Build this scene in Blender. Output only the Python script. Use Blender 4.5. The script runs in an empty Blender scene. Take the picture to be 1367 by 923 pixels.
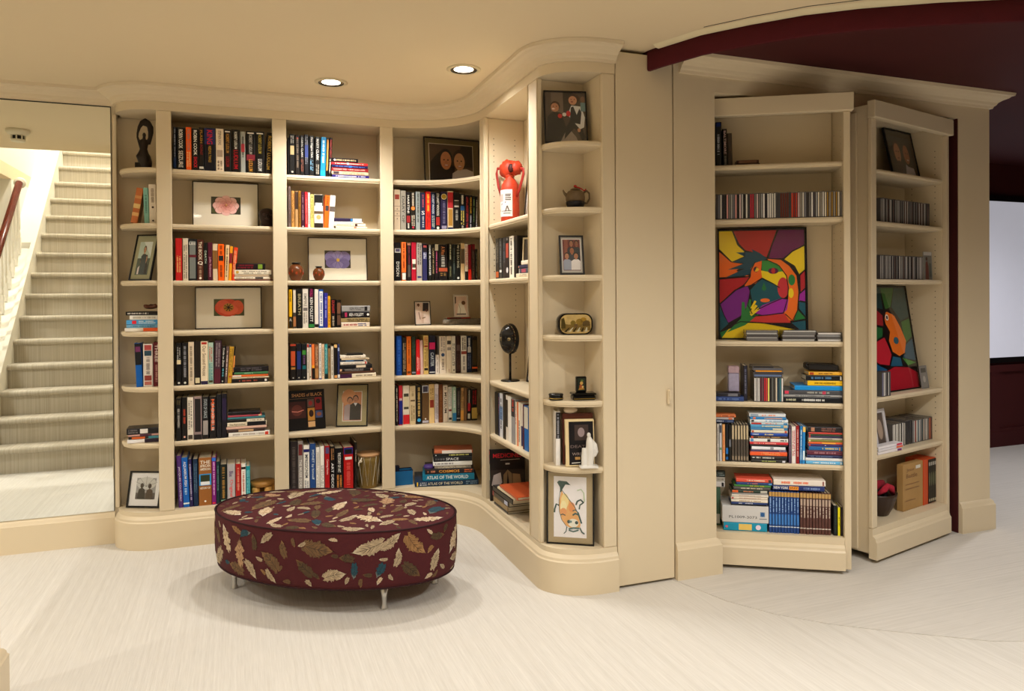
import bpy, math, random
from mathutils import Vector, Matrix
RNG = random.Random(11)
scene = bpy.context.scene
col = scene.collection
PI = math.pi

# ------------------------------------------------------------------ camera
CAM_H, FOC, YAW, PITCH, ROLL, PPY = 1.32, 977.95, 20.3485, -0.3831, 0.3506, 400.71
cam_data = bpy.data.cameras.new('camera')
cam = bpy.data.objects.new('camera', cam_data)
col.objects.link(cam)
cam_data.sensor_width = 36.0
cam_data.lens = FOC / 1367 * 36.0
cam_data.shift_y = -(461.5 - PPY) / 1367
cam_data.clip_start = 0.05
cam.matrix_world = (Matrix.Translation((0, 0, CAM_H)) @ Matrix.Rotation(math.radians(-YAW), 4, 'Z')
                    @ Matrix.Rotation(math.radians(90 + PITCH), 4, 'X') @ Matrix.Rotation(math.radians(-ROLL), 4, 'Z'))
scene.camera = cam

# ------------------------------------------------------------------ view, world
scene.view_settings.view_transform = 'Standard'
scene.view_settings.look = 'None'
scene.view_settings.gamma = 1
scene.view_settings.use_curve_mapping = False
scene.view_settings.exposure = 1.0
world = bpy.data.worlds.new('world')
scene.world = world
world.use_nodes = True
world.node_tree.nodes['Background'].inputs[0].default_value = (1.0, 0.93, 0.82, 1)
world.node_tree.nodes['Background'].inputs[1].default_value = 0.05
WARM = (1.0, 0.978, 0.935)
P_CAN = 27.0      # watts of each recessed lamp
P_FILL = 30.0     # lamps further back in the room

# ------------------------------------------------------------------ measured room (metres)
CEIL = 2.42
YL, XC, YW = 4.24, 1.265, 2.90         # faces: long bookcase, return bookcase, doorway wall
YM = 4.44                              # mirror wall
YB, XB = 4.50, 1.505                   # bookcase backs
ZS = [2.0, 1.708, 1.408, 1.140, 0.848, 0.553, 0.195]
ZT = 2.30

def ray(u, v):
    x = (u - 683.5) / FOC; y = -(v - PPY) / FOC
    r = math.radians(ROLL); x, y = x * math.cos(r) + y * math.sin(r), -x * math.sin(r) + y * math.cos(r)
    t = math.radians(PITCH)
    z = y * math.cos(t) + math.sin(t); d = math.cos(t) - y * math.sin(t)
    a = math.radians(YAW)
    return (x * math.cos(a) + d * math.sin(a), -x * math.sin(a) + d * math.cos(a), z)

class Surf:
    """vertical plane in the room: origin (x,y), direction along it, depth direction away from the viewer"""
    def __init__(s, ox, oy, deg):
        s.o = (ox, oy); s.deg = deg; a = math.radians(deg)
        s.ex = (math.cos(a), math.sin(a)); s.ey = (-math.sin(a), math.cos(a)); s.rz = a
    def at(s, u, v):
        d = ray(u, v)
        k = (s.o[0] * s.ey[0] + s.o[1] * s.ey[1]) / (d[0] * s.ey[0] + d[1] * s.ey[1])
        px, py = d[0] * k - s.o[0], d[1] * k - s.o[1]
        return px * s.ex[0] + py * s.ex[1], CAM_H + d[2] * k
    def w(s, a, b, z):
        return Vector((s.o[0] + s.ex[0] * a + s.ey[0] * b, s.o[1] + s.ex[1] * a + s.ey[1] * b, z))

# ------------------------------------------------------------------ materials
def lin(h, k=1.0):
    c = [int(h[i:i + 2], 16) / 255 for i in (0, 2, 4)]
    return tuple(min(1, (x / 12.92 if x <= 0.04045 else ((x + 0.055) / 1.055) ** 2.4) * k) for x in c) + (1,)
_m = {}
def mat(h, rough=0.5, metal=0.0, var=0.06, scale=9.0, coat=0.0, bump=0.0, emit=0.0, k=1.0):
    key = (h, rough, metal, var, scale, coat, bump, emit, k)
    if key in _m: return _m[key]
    m = bpy.data.materials.new('paint_' + h); m.use_nodes = True
    nt = m.node_tree; p = nt.nodes['Principled BSDF']
    c = lin(h, k)
    p.inputs['Roughness'].default_value = rough; p.inputs['Metallic'].default_value = metal
    p.inputs['Coat Weight'].default_value = coat; p.inputs['Specular IOR Level'].default_value = 0.3
    tc = nt.nodes.new('ShaderNodeTexCoord'); nz = nt.nodes.new('ShaderNodeTexNoise')
    nz.inputs['Scale'].default_value = scale; nz.inputs['Detail'].default_value = 2
    nt.links.new(tc.outputs['Object'], nz.inputs['Vector'])
    mx = nt.nodes.new('ShaderNodeMix'); mx.data_type = 'RGBA'
    mx.inputs[6].default_value = tuple(x * (1 - var) for x in c[:3]) + (1,)
    mx.inputs[7].default_value = tuple(min(1, x * (1 + var)) for x in c[:3]) + (1,)
    nt.links.new(nz.outputs['Fac'], mx.inputs[0]); nt.links.new(mx.outputs[2], p.inputs['Base Color'])
    if bump:
        b = nt.nodes.new('ShaderNodeBump'); b.inputs['Strength'].default_value = bump; b.inputs['Distance'].default_value = 0.002
        n2 = nt.nodes.new('ShaderNodeTexNoise'); n2.inputs['Scale'].default_value = scale * 12
        nt.links.new(tc.outputs['Object'], n2.inputs['Vector'])
        nt.links.new(n2.outputs['Fac'], b.inputs['Height']); nt.links.new(b.outputs['Normal'], p.inputs['Normal'])
    if emit:
        p.inputs['Emission Color'].default_value = c; p.inputs['Emission Strength'].default_value = emit
    _m[key] = m
    return m

def carpet(name, along, c0, c1):
    m = bpy.data.materials.new(name); m.use_nodes = True
    nt = m.node_tree; p = nt.nodes['Principled BSDF']; p.inputs['Roughness'].default_value = 0.95
    tc = nt.nodes.new('ShaderNodeTexCoord')
    def streak(f, g):
        mp = nt.nodes.new('ShaderNodeMapping')
        mp.inputs['Scale'].default_value = (f, g, 1) if along == 'Y' else (g, f, 1)
        nt.links.new(tc.outputs['Object'], mp.inputs['Vector'])
        n = nt.nodes.new('ShaderNodeTexNoise'); n.inputs['Scale'].default_value = 1; n.inputs['Detail'].default_value = 3
        nt.links.new(mp.outputs['Vector'], n.inputs['Vector'])
        return n
    a, b = streak(90, 0.7), streak(330, 9)
    ad = nt.nodes.new('ShaderNodeMath'); ad.operation = 'ADD'
    nt.links.new(a.outputs['Fac'], ad.inputs[0]); nt.links.new(b.outputs['Fac'], ad.inputs[1])
    mr = nt.nodes.new('ShaderNodeMapRange'); mr.inputs['From Min'].default_value = 0.7; mr.inputs['From Max'].default_value = 1.3
    nt.links.new(ad.outputs[0], mr.inputs['Value'])
    mx = nt.nodes.new('ShaderNodeMix'); mx.data_type = 'RGBA'
    mx.inputs[6].default_value = lin(c0); mx.inputs[7].default_value = lin(c1)
    nt.links.new(mr.outputs['Result'], mx.inputs[0]); nt.links.new(mx.outputs[2], p.inputs['Base Color'])
    bp = nt.nodes.new('ShaderNodeBump'); bp.inputs['Strength'].default_value = 0.25; bp.inputs['Distance'].default_value = 0.003
    nt.links.new(b.outputs['Fac'], bp.inputs['Height']); nt.links.new(bp.outputs['Normal'], p.inputs['Normal'])
    return m

def glass_mat():
    m = bpy.data.materials.new('picture_glass'); m.use_nodes = True
    nt = m.node_tree; nt.nodes.clear()
    o = nt.nodes.new('ShaderNodeOutputMaterial'); t = nt.nodes.new('ShaderNodeBsdfTransparent')
    g = nt.nodes.new('ShaderNodeBsdfGlossy'); g.inputs['Roughness'].default_value = 0.03
    lw = nt.nodes.new('ShaderNodeLayerWeight'); lw.inputs['Blend'].default_value = 0.5
    pw = nt.nodes.new('ShaderNodeMath'); pw.operation = 'POWER'; pw.inputs[1].default_value = 5.0; nt.links.new(lw.outputs['Facing'], pw.inputs[0])
    f = nt.nodes.new('ShaderNodeMath'); f.operation = 'MULTIPLY_ADD'; f.inputs[1].default_value = 0.9; f.inputs[2].default_value = 0.035; nt.links.new(pw.outputs[0], f.inputs[0])
    x = nt.nodes.new('ShaderNodeMixShader')
    nt.links.new(f.outputs[0], x.inputs[0]); nt.links.new(t.outputs[0], x.inputs[1]); nt.links.new(g.outputs[0], x.inputs[2])
    nt.links.new(x.outputs[0], o.inputs['Surface'])
    return m
GLASS = glass_mat()
TRIM = mat('decdae', 0.38, var=0.015, scale=3)         # cream woodwork paint
CEILM = mat('e6d3b0', 0.85, var=0.015, scale=2)
WALLM = mat('e2d4b8', 0.6, var=0.015, scale=2)
BURG = mat('451414', 0.75, var=0.1, scale=4)
PAGES = mat('d9cdb2', 0.9, var=0.08, scale=60)
BLACK = mat('0d0c0c', 0.4)
STEEL = mat('c9c8c4', 0.28, metal=1.0, var=0.02)

# ------------------------------------------------------------------ mesh builder
class MB:
    def __init__(s): s.v = []; s.f = []; s.mi = []; s.mats = []; s.uv = None
    def m(s, mt):
        if mt not in s.mats: s.mats.append(mt)
        return s.mats.index(mt)
    def face(s, pts, mt):
        n = len(s.v); s.v += [tuple(p) for p in pts]; s.f.append(tuple(range(n, n + len(pts)))); s.mi.append(s.m(mt))
    def add(s, vs, fs, mt):
        n = len(s.v); s.v += [tuple(p) for p in vs]; k = s.m(mt)
        for f in fs: s.f.append(tuple(i + n for i in f)); s.mi.append(k)
    def box(s, x0, x1, y0, y1, z0, z1, mt):
        vs = [(x, y, z) for z in (z0, z1) for x, y in ((x0, y0), (x1, y0), (x1, y1), (x0, y1))]
        s.add(vs, [(3, 2, 1, 0), (4, 5, 6, 7), (0, 1, 5, 4), (1, 2, 6, 5), (2, 3, 7, 6), (3, 0, 4, 7)], mt)
        return s
    def bbox(s, x0, x1, y0, y1, z0, z1, mt, b=0.004):
        """box with chamfered edges round the vertical faces"""
        r0 = [(x0 + b, y0 + b), (x1 - b, y0 + b), (x1 - b, y1 - b), (x0 + b, y1 - b)]
        r1 = [(x0, y0 + b), (x0 + b, y0), (x1 - b, y0), (x1, y0 + b), (x1, y1 - b), (x1 - b, y1), (x0 + b, y1), (x0, y1 - b)]
        r0 = [(x0 + b, y0 + b), (x0 + b, y0 + b), (x1 - b, y0 + b), (x1 - b, y0 + b), (x1 - b, y1 - b), (x1 - b, y1 - b), (x0 + b, y1 - b), (x0 + b, y1 - b)]
        return s.rings([(r0, z0), (r1, z0 + b), (r1, z1 - b), (r0, z1)], mt)
    def rings(s, rs, mt, cap=True):
        n = len(rs[0][0]); vs = [(p[0], p[1], z) for r, z in rs for p in r]; fs = []
        for k in range(len(rs) - 1):
            for i in range(n):
                j = (i + 1) % n
                fs.append((k * n + i, k * n + j, (k + 1) * n + j, (k + 1) * n + i))
        if cap:
            fs.append(tuple(reversed(range(n)))); fs.append(tuple(range((len(rs) - 1) * n, len(rs) * n)))
        s.add(vs, fs, mt); return s
    def prism(s, out, z0, z1, mt): return s.rings([(out, z0), (out, z1)], mt)
    def lathe(s, prof, mt, n=24, c=(0, 0, 0), sx=1, sy=1):
        return s.rings([([(c[0] + r * sx * math.cos(2 * PI * i / n), c[1] + r * sy * math.sin(2 * PI * i / n)) for i in range(n)], c[2] + z) for r, z in prof], mt)
    def tube(s, pts, rad, mt, n=10, closed=False, flat=None):
        """tube through 3-D points; rad a number or one per point; flat=(direction, factor) squashes it"""
        P = [Vector(p) for p in pts]; k = len(P); vs = []; fs = []
        up = None
        for i, p in enumerate(P):
            if closed: t = P[(i + 1) % k] - P[i - 1]
            else: t = P[min(i + 1, k - 1)] - P[max(i - 1, 0)]
            t.normalize()
            if up is None:
                up = Vector((0, 0, 1)) if abs(t.z) < 0.9 else Vector((0, 1, 0))
            a = t.cross(up).normalized(); b = a.cross(t).normalized(); up = b
            r = rad[i] if isinstance(rad, (list, tuple)) else rad
            for j in range(n):
                w = 2 * PI * j / n; o = a * math.cos(w) * r + b * math.sin(w) * r
                if flat: d = Vector(flat[0]); o = o - d * o.dot(d) * (1 - flat[1])
                vs.append(p + o)
        for i in range(k if closed else k - 1):
            for j in range(n):
                q = (i + 1) % k
                fs.append((i * n + j, i * n + (j + 1) % n, q * n + (j + 1) % n, q * n + j))
        if not closed:
            fs.append(tuple(reversed(range(n)))); fs.append(tuple(range((k - 1) * n, k * n)))
        s.add(vs, fs, mt); return s
    def ball(s, c, r, mt, n=14, m=9):
        rx, ry, rz = r if isinstance(r, (list, tuple)) else (r, r, r)
        rs = []
        for k in range(m + 1):
            t = -PI / 2 + PI * k / m; q = max(math.cos(t), 0.02)
            rs.append(([(c[0] + rx * q * math.cos(2 * PI * i / n), c[1] + ry * q * math.sin(2 * PI * i / n)) for i in range(n)], c[2] + rz * math.sin(t)))
        return s.rings(rs, mt)
    def xf(s, M, start=0):
        for i in range(start, len(s.v)): s.v[i] = tuple(M @ Vector(s.v[i]))
        return s
    def build(s, name, parent=None, smooth=False, loc=(0, 0, 0), rot=(0, 0, 0), auto=None):
        me = bpy.data.meshes.new(name); me.from_pydata(s.v, [], s.f)
        for mt in s.mats: me.materials.append(mt)
        me.polygons.foreach_set('material_index', s.mi)
        if smooth: me.polygons.foreach_set('use_smooth', [True] * len(s.f))
        me.update()
        if s.uv:
            ul = me.uv_layers.new(name='UVMap')
            for l in me.loops: ul.data[l.index].uv = s.uv[l.vertex_index]
        if auto is not None: me.polygons.foreach_set('use_smooth', [True] * len(s.f)); me.set_sharp_from_angle(angle=math.radians(auto))
        o = bpy.data.objects.new(name, me); col.objects.link(o)
        o.location = loc; o.rotation_euler = rot
        if parent is not None: o.parent = parent
        return o

def tag(o, label=None, cat=None, group=None, kind=None):
    if label: o['label'] = label
    if cat: o['category'] = cat
    if group: o['group'] = group
    if kind: o['kind'] = kind
    return o
def empty(name, loc=(0, 0, 0), rz=0.0):
    o = bpy.data.objects.new(name, None); o.empty_display_size = 0.05; col.objects.link(o)
    o.location = loc; o.rotation_euler = (0, 0, rz); return o
def struct(o): o['kind'] = 'structure'; return o
def arc(cx, cy, rx, ry, a0, a1, n=14):
    return [(cx + rx * math.cos(math.radians(a0 + (a1 - a0) * i / n)), cy + ry * math.sin(math.radians(a0 + (a1 - a0) * i / n))) for i in range(n + 1)]
def offset(path, d):
    mb = MB(); sweep(mb, path, [(d, 0), (d, 1), (d - 0.001, 1)], None); return [(v[0], v[1]) for v in mb.v[::3]]
def sweep(mb, path, prof, mt):
    """closed profile (offset to the right of the path, z) along a plan path, mitred"""
    k = len(path); vs = []; n = len(prof)
    for i, p in enumerate(path):
        d1 = Vector(path[i]) - Vector(path[i - 1]) if i else Vector(path[1]) - Vector(path[0])
        d2 = Vector(path[i + 1]) - Vector(path[i]) if i < k - 1 else d1
        d1 = d1.normalized(); d2 = d2.normalized()
        n1 = Vector((d1.y, -d1.x)); n2 = Vector((d2.y, -d2.x)); nn = (n1 + n2)
        nn = nn / max(0.3, nn.dot(n1)) if nn.length > 1e-6 else n1
        for o, z in prof: vs.append((p[0] + nn.x * o, p[1] + nn.y * o, z))
    fs = []
    for i in range(k - 1):
        for j in range(n):
            q = (j + 1) % n
            fs.append((i * n + j, (i + 1) * n + j, (i + 1) * n + q, i * n + q))
    fs.append(tuple(range(n))); fs.append(tuple(reversed(range((k - 1) * n, k * n))))
    mb.add(vs, fs, mt); return mb
CROWN = [(0, 2.345), (0.012, 2.345), (0.016, 2.356), (0.024, 2.362), (0.03, 2.374), (0.045, 2.385), (0.066, 2.394), (0.074, 2.402), (0.086, 2.405), (0.09, CEIL), (0, CEIL)]
BASE = [(0, 0), (0.02, 0), (0.02, 0.140), (0.015, 0.146), (0.013, 0.156), (0.006, 0.166), (0, 0.17)]

# ------------------------------------------------------------------ recessed lights: seen, inferred and added
def recessed(x, y, power, label, cat='ceiling light', group='recessed ceiling lights', z=CEIL, colour=WARM, size=150):
    r = empty('recessed_light', (x, y, z)); tag(r, label, cat, group)
    m = MB(); n = 32
    ring = lambda q: [(q * math.cos(2 * PI * i / n), q * math.sin(2 * PI * i / n)) for i in range(n)]
    m.rings([(ring(0.083), -0.0005), (ring(0.083), -0.003), (ring(0.066), -0.006), (ring(0.0645), -0.0005)], mat('d8c8a4', 0.4), cap=False)
    m.build('trim_ring', r, smooth=True)
    MB().rings([(ring(0.0645), -0.0055), (ring(0.0585), -0.0025)], mat('1c1813', 0.3), cap=False).build('baffle', r, smooth=True)
    MB().rings([(ring(0.0585), -0.003), (ring(0.047), -0.0015)], mat('a89c88', 0.15, metal=0.9), cap=False).build('reflector', r, smooth=True)
    lens = MB(); lens.face([(p[0], p[1], -0.0012) for p in reversed(ring(0.05))], mat('fff3dd', 0.5, emit=6.0, var=0))
    lens.build('lens', r)
    l = bpy.data.lights.new('lamp', 'SPOT'); l.energy = power; l.color = colour
    l.spot_size = math.radians(size); l.spot_blend = 0.7; l.shadow_soft_size = 0.06
    lo = bpy.data.objects.new('lamp', l); col.objects.link(lo); lo.parent = r; lo.location = (0, 0, -0.02)
    return r
recessed(0.446, 3.856, P_CAN, 'recessed ceiling light above the violet-print bookcase bay')
recessed(1.027, 3.425, P_CAN, 'recessed ceiling light near the curved bookcase corner')
for x, y, w, ds in ((-0.35, 2.1, 0.8, 'between mirror and stair wall'), (0.95, 1.75, 0.65, 'over the open carpet before the ottoman'), (1.5, 0.3, 1.9, 'over the open carpet before the plain door'),
                    (0.3, -0.3, 1.0, 'beside the stair wall'), (2.6, 0.9, 2.4, 'beside the burgundy ceiling'), (-2.4, 3.4, 1.5, 'added out of view before the stair foot')):  # last lamp is added, unseen, to brighten the mirrored ceiling
    recessed(x, y, P_FILL * w, 'recessed ceiling light ' + ds)

# ------------------------------------------------------------------ floor, ceiling, walls
CARP = carpet('carpet_main', 'Y', 'cbc5bb', 'dad5cc')
CARP2 = carpet('carpet_theatre', 'X', 'c6c0b6', 'd6d0c7')
SEAM = [(1.84, 2.99), (1.87, 2.88), (1.945, 2.62), (2.05, 2.44), (2.19, 2.29), (2.34, 2.173), (2.65, 1.958), (3.2, 1.74), (4.2, 1.56), (5.5, 1.5), (9, 1.5)]
TRACK = [(1.732, 2.895), (1.751, 2.825), (1.83, 2.62), (1.945, 2.458), (2.08, 2.30), (2.24, 2.171), (2.47, 2.03), (2.739, 1.895), (3.2, 1.73), (3.8, 1.60), (4.6, 1.53), (6, 1.5), (9, 1.5)]
struct(MB().box(-3.3, 9, -2.6, 4.6, -0.1, 0, CARP).build('floor'))
struct(MB().prism(SEAM + [(9, 4.5), (1.84, 4.5)], 0.0003, 0.003, CARP2).build('floor_theatre'))
c = MB()
c.box(-0.86, 9, -2.6, 4.6, CEIL, CEIL + 0.12, CEILM); c.box(-3.3, -0.86, 2.55, 4.6, CEIL, CEIL + 0.12, CEILM); c.box(-3.3, -1.97, -2.6, 2.55, CEIL, CEIL + 0.12, CEILM)
struct(c.build('ceiling'))
struct(MB().prism(TRACK + [(9, 4.5), (1.60, 4.5), (1.60, 2.995), (1.732, 2.995)], CEIL - 0.006, CEIL - 0.0005, BURG).build('ceiling_theatre'))
m = MB(); sweep(m, TRACK, [(-0.018, 2.33), (-0.004, 2.33), (0.0, 2.336), (0.0, 2.408), (-0.004, 2.4135), (-0.018, 2.4135)], mat('4e1119', 0.9, var=0.15, scale=14, bump=0.3))
tag(m.build('valance', auto=40), 'burgundy velvet valance following the curved ceiling track', 'valance')
m = MB(); sweep(m, TRACK[1:], [(0.003, 2.409), (0.022, 2.409), (0.03, 2.414), (0.044, 2.4195), (0.003, 2.4195)], mat('e9dcb8', 0.4))
struct(m.build('trim_1', auto=40))
m = MB(); sweep(m, [(p[0] - 0.03, p[1] - 0.06) for p in TRACK[2:]], [(0.0, 2.4185), (0.004, 2.4185), (0.004, 2.4197), (0.0, 2.4197)], mat('2a2118', 0.5))
struct(m.build('trim_2'))

struct(MB().box(-3.3, -0.62, YM, 4.6, 0, CEIL, WALLM).box(-0.62, 1.6, YB + 0.02, 4.6, 0, CEIL, WALLM).build('wall_back'))
struct(MB().box(-3.4, -3.3, -2.6, 4.6, 0, CEIL, WALLM).build('wall_left'))
struct(MB().box(-3.3, 9, -2.7, -2.6, 0, 4.7, mat('9c8866', 0.7)).build('wall_rear'))
struct(MB().box(9, 9.1, -2.6, 4.6, 0, CEIL, mat('5a1a20', 0.7)).build('wall_right'))
struct(MB().box(1.6, 9, 4.42, 4.6, 0, CEIL, BURG).box(1.53, 1.6, 3.1, 4.6, 0, CEIL, BURG).build('wall_theatre'))
# wall between stair and room, its end just inside the frame
struct(MB().box(-0.86, -0.748, -2.6, 2.835, 0, 4.7, WALLM).build('wall_stair'))
m = MB(); sweep(m, [(-0.86, 2.45), (-0.86, 2.835), (-0.748, 2.835), (-0.748, -2.6)], [(-o, z) for o, z in reversed(BASE)], TRIM)
struct(m.build('baseboard_stair'))
m = MB(); sweep(m, [(-3.3, YM), (-0.64, YM)], BASE, TRIM); struct(m.build('baseboard_back', auto=30))
m = MB(); sweep(m, [(-3.3, YM), (-0.60, YM)], CROWN, TRIM); struct(m.build('trim_3', auto=13))
mir = bpy.data.materials.new('mirror_silver'); mir.use_nodes = True
p = mir.node_tree.nodes['Principled BSDF']; p.inputs['Metallic'].default_value = 1; p.inputs['Roughness'].default_value = 0.0
p.inputs['Base Color'].default_value = (0.90, 0.93, 0.90, 1)
mo = MB().box(-3.25, -0.642, YM - 0.007, YM - 0.001, 0.172, 2.344, mir)
mo = mo.build('wall_mirror')
MB().box(-3.25, -0.642, YM - 0.0078, YM - 0.0072, 2.3385, 2.344, mat('3c3c38', 0.3)).box(-0.6455, -0.642, YM - 0.0078, YM - 0.0072, 0.172, 2.338, mat('3c3c38', 0.3)).build('dark_edge', mo)
tag(mo, 'frameless wall mirror beside the bookcase reflecting the staircase', 'mirror')

# doorway wall with its wide opening
m = MB()
m.box(1.873, 2.097, YW, YW + 0.085, 0, CEIL, TRIM); m.box(3.676, 3.912, YW, YW + 0.085, 0, CEIL, TRIM); m.box(2.097, 3.676, YW, YW + 0.085, 2.268, CEIL, TRIM)
struct(m.build('wall_doorway'))
struct(MB().box(3.668, 3.6757, YW + 0.004, YW + 0.085, 0.0035, 2.2675, BURG).build('trim_6'))
m = MB(); sweep(m, [(1.873, YW), (2.097, YW), (2.097, YW + 0.07)], BASE, TRIM); struct(m.build('baseboard_left', auto=30))
m = MB(); sweep(m, [(3.676, YW), (3.912, YW), (3.912, YW + 0.085)], BASE, TRIM); struct(m.build('baseboard_right', auto=30))
m = MB(); sweep(m, [(1.90, YW), (3.912, YW), (3.912, YW + 0.085)], [(o, z - 0.007) for o, z in CROWN], TRIM); struct(m.build('trim_4', auto=13))
d = struct(MB().bbox(1.574, 1.868, YW, YW + 0.035, 0.012, 2.404, TRIM, 0.003).build('door_1'))
h = MB(); h.bbox(1.829, 1.849, YW - 0.016, YW - 0.0005, 0.815, 0.885, TRIM, 0.005); h.box(1.833, 1.845, YW - 0.02, YW - 0.016, 0.835, 0.88, TRIM)
h.build('latch_handle', d)
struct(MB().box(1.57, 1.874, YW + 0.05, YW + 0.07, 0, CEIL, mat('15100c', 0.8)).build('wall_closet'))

# theatre end wall: wainscot and screen
m = MB(); m.box(1.6, 9, 4.40, 4.419, 0.13, 0.155, BURG); m.box(1.6, 9, 4.395, 4.419, 0, 0.13, BURG); m.box(1.6, 9, 4.40, 4.419, 0.64, 0.70, BURG)
for x in [2.2 + 0.75 * i for i in range(9)]: m.box(x, x + 0.1, 4.40, 4.419, 0.155, 0.64, BURG)
struct(m.build('trim_5'))
s = empty('projection_screen', (7.4, 4.40, 0.72)); tag(s, 'large white projection screen with black border on burgundy wall', 'screen')
MB().box(-2.2, 2.2, -0.01, 0.0, 0.045, 1.37, mat('d9dae6', 0.8, var=0.02, emit=0.2)).build('screen_fabric', s)  # weak glow stands in for light falling on the screen
b = MB(); b.box(-2.24, 2.24, -0.014, 0.0, 0.0, 0.044, BLACK); b.box(-2.24, 2.24, -0.014, 0.0, 1.371, 1.42, BLACK); b.box(-2.24, -2.201, -0.014, 0.0, 0.044, 1.371, BLACK); b.box(2.201, 2.24, -0.014, 0.0, 0.044, 1.371, BLACK)
b.build('border_frame', s)
recessed(5.0, 3.3, 38, 'recessed ceiling light in the burgundy room by the screen', z=CEIL - 0.007, colour=(0.97, 0.96, 1.0))
recessed(5.6, 2.3, 25, 'recessed ceiling light in the burgundy room before the screen', z=CEIL - 0.007, colour=(0.97, 0.96, 1.0))

# ------------------------------------------------------------------ staircase, seen in the mirror
RISE, RUN, SX0, SX1, SY = 0.194, 0.19, -1.785, -0.862, 2.435
STC = carpet('stair_carpet', 'Y', 'afa491', 'c6bdab')
st = empty('staircase', (-1.3, SY, 0)); tag(st, 'straight carpeted staircase with dark wooden handrail and white balusters, reflected in the mirror', 'staircase')
def at_stair(b, name, k=0): 
    o = b.build(name, st, auto=40); o.location = (1.3, -SY, 0); return o
for k in range(15):
    y = SY - k * RUN; z = (k + 1) * RISE; n = 8
    prof = [(y - 0.03, z - RISE), (y - 0.03, z - 0.045)] + [(y - 0.02 + 0.02 * math.cos(t), z - 0.0225 + 0.0225 * math.sin(t)) for t in [-PI / 2 + PI * i / n for i in range(n + 1)]] + [(y - 0.03 - RUN, z), (y - 0.03 - RUN, z - RISE)]
    b = MB(); vs = [(x, yy, zz) for x in (SX0 + 0.001, SX1) for yy, zz in prof]; q = len(prof)
    b.add(vs, [(i, (i + 1) % q, (i + 1) % q + q, i + q) for i in range(q)] + [tuple(reversed(range(q))), tuple(range(q, 2 * q))], STC)
    at_stair(b, 'step')
sl = RISE / RUN
def slope(y): return RISE + (SY - y) * sl        # nosing line
WHT = mat('e9e4d6', 0.5, var=0.02)
def slab(x0, x1, ya, yb, lo, hi):
    b = MB(); vs = [(x, y, slope(y) + dz) for x in (x0, x1) for y, dz in ((ya, lo), (yb, lo), (yb, hi), (ya, hi))]
    b.add(vs, [(0, 1, 2, 3), (7, 6, 5, 4), (0, 4, 5, 1), (1, 5, 6, 2), (2, 6, 7, 3), (3, 7, 4, 0)], WHT); return b
at_stair(slab(SX0 - 0.035, SX0, 2.46, -0.5, -0.30, 0.10), 'skirt_board')
at_stair(slab(-1.97, SX0 - 0.036, 2.40, 0.94, -0.05, 0.06), 'stringer_cap')
at_stair(slab(-1.971, SX0 - 0.036, 0.918, -0.5, -0.05, 0.095), 'wall_skirting')
kw = MB(); vs = [(x, y, zz) for x in (-1.96, SX0 - 0.037) for y, zz in ((2.40, 0), (0.94, 0), (0.94, slope(0.94) - 0.055), (2.40, slope(2.40) - 0.055))]
kw.add(vs, [(0, 1, 2, 3), (7, 6, 5, 4), (0, 4, 5, 1), (1, 5, 6, 2), (2, 6, 7, 3), (3, 7, 4, 0)], WHT); at_stair(kw, 'side_panel')
struct(MB().box(-2.09, -1.972, -2.6, 0.92, 0, 4.7, WHT).box(-2.09, -1.972, 0.92, 2.55, CEIL + 0.121, 4.7, WHT).build('wall_stairwell'))
struct(MB().box(-1.972, -0.861, 2.552, 2.65, CEIL + 0.121, 4.7, WHT).box(-1.971, -0.861, -1.5, -1.4, 2.91, 4.7, WHT).build('wall_landing'))
struct(MB().box(-2.09, -0.748, -2.6, 2.65, 4.7, 4.8, WHT).build('ceiling_stairwell'))
struct(MB().box(-1.971, -0.861, -1.4, SY - 15 * RUN - 0.04, 2.80, 2.91, STC).build('floor_landing'))
rail = MB(); ys = [2.42, 1.6, 0.96]; rail.tube([(-1.90, y, slope(y) + 0.68) for y in ys], 0.030, mat('5c1f12', 0.25, var=0.2, scale=15), n=14)
o = rail.build('handrail', st, smooth=True); o.location = (1.3, -SY, 0)
ro = MB(); ro.tube([(-1.90, 0.945, slope(0.96) + 0.68), (-1.90, 0.922, slope(0.96) + 0.69)], 0.05, WHT, n=20); o = ro.build('wall_rosette', st, smooth=True); o.location = (1.3, -SY, 0)
bal = None
for i in range(14):
    y = 2.36 - i * 0.105; z0 = slope(y) + 0.055; z1 = slope(y) + 0.66
    b = MB(); L = z1 - z0
    b.box(-0.016, 0.016, -0.016, 0.016, 0, 0.16, WHT)
    b.lathe([(0.012, 0.16), (0.017, 0.19), (0.010, 0.215), (0.016, 0.24), (0.014, 0.40), (0.009, L - 0.02), (0.011, L)], WHT, n=12)
    if bal is None: o = b.build('baluster', st, auto=40); bal = o
    else: o = bal.copy(); col.objects.link(o); o.parent = st
    o.location = (-0.6, y - SY, z0)
sd = empty('smoke_detector', (-1.352, 3.254, CEIL)); sd.scale = (0.92, 0.92, 1.35); tag(sd, 'round white smoke detector on the ceiling, reflected in the mirror', 'smoke detector')
MB().lathe([(0.075, -0.0005), (0.075, -0.012), (0.062, -0.022), (0.05, -0.026)], mat('e6dcc2', 0.5)).build('base_plate', sd, smooth=True)
b = MB(); b.lathe([(0.047, -0.024), (0.047, -0.030)], mat('e6dcc2', 0.5)); b.lathe([(0.040, -0.030), (0.040, -0.048)], mat('2a2620', 0.6))
for i in range(8): t = 2 * PI * i / 8; b.box(0.043 * math.cos(t) - 0.004, 0.043 * math.cos(t) + 0.004, 0.043 * math.sin(t) - 0.004, 0.043 * math.sin(t) + 0.004, -0.049, -0.029, mat('e6dcc2', 0.5))
b.lathe([(0.047, -0.048), (0.043, -0.057), (0.02, -0.06)], mat('e6dcc2', 0.5)); b.build('sensor_head', sd, auto=30)
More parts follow.
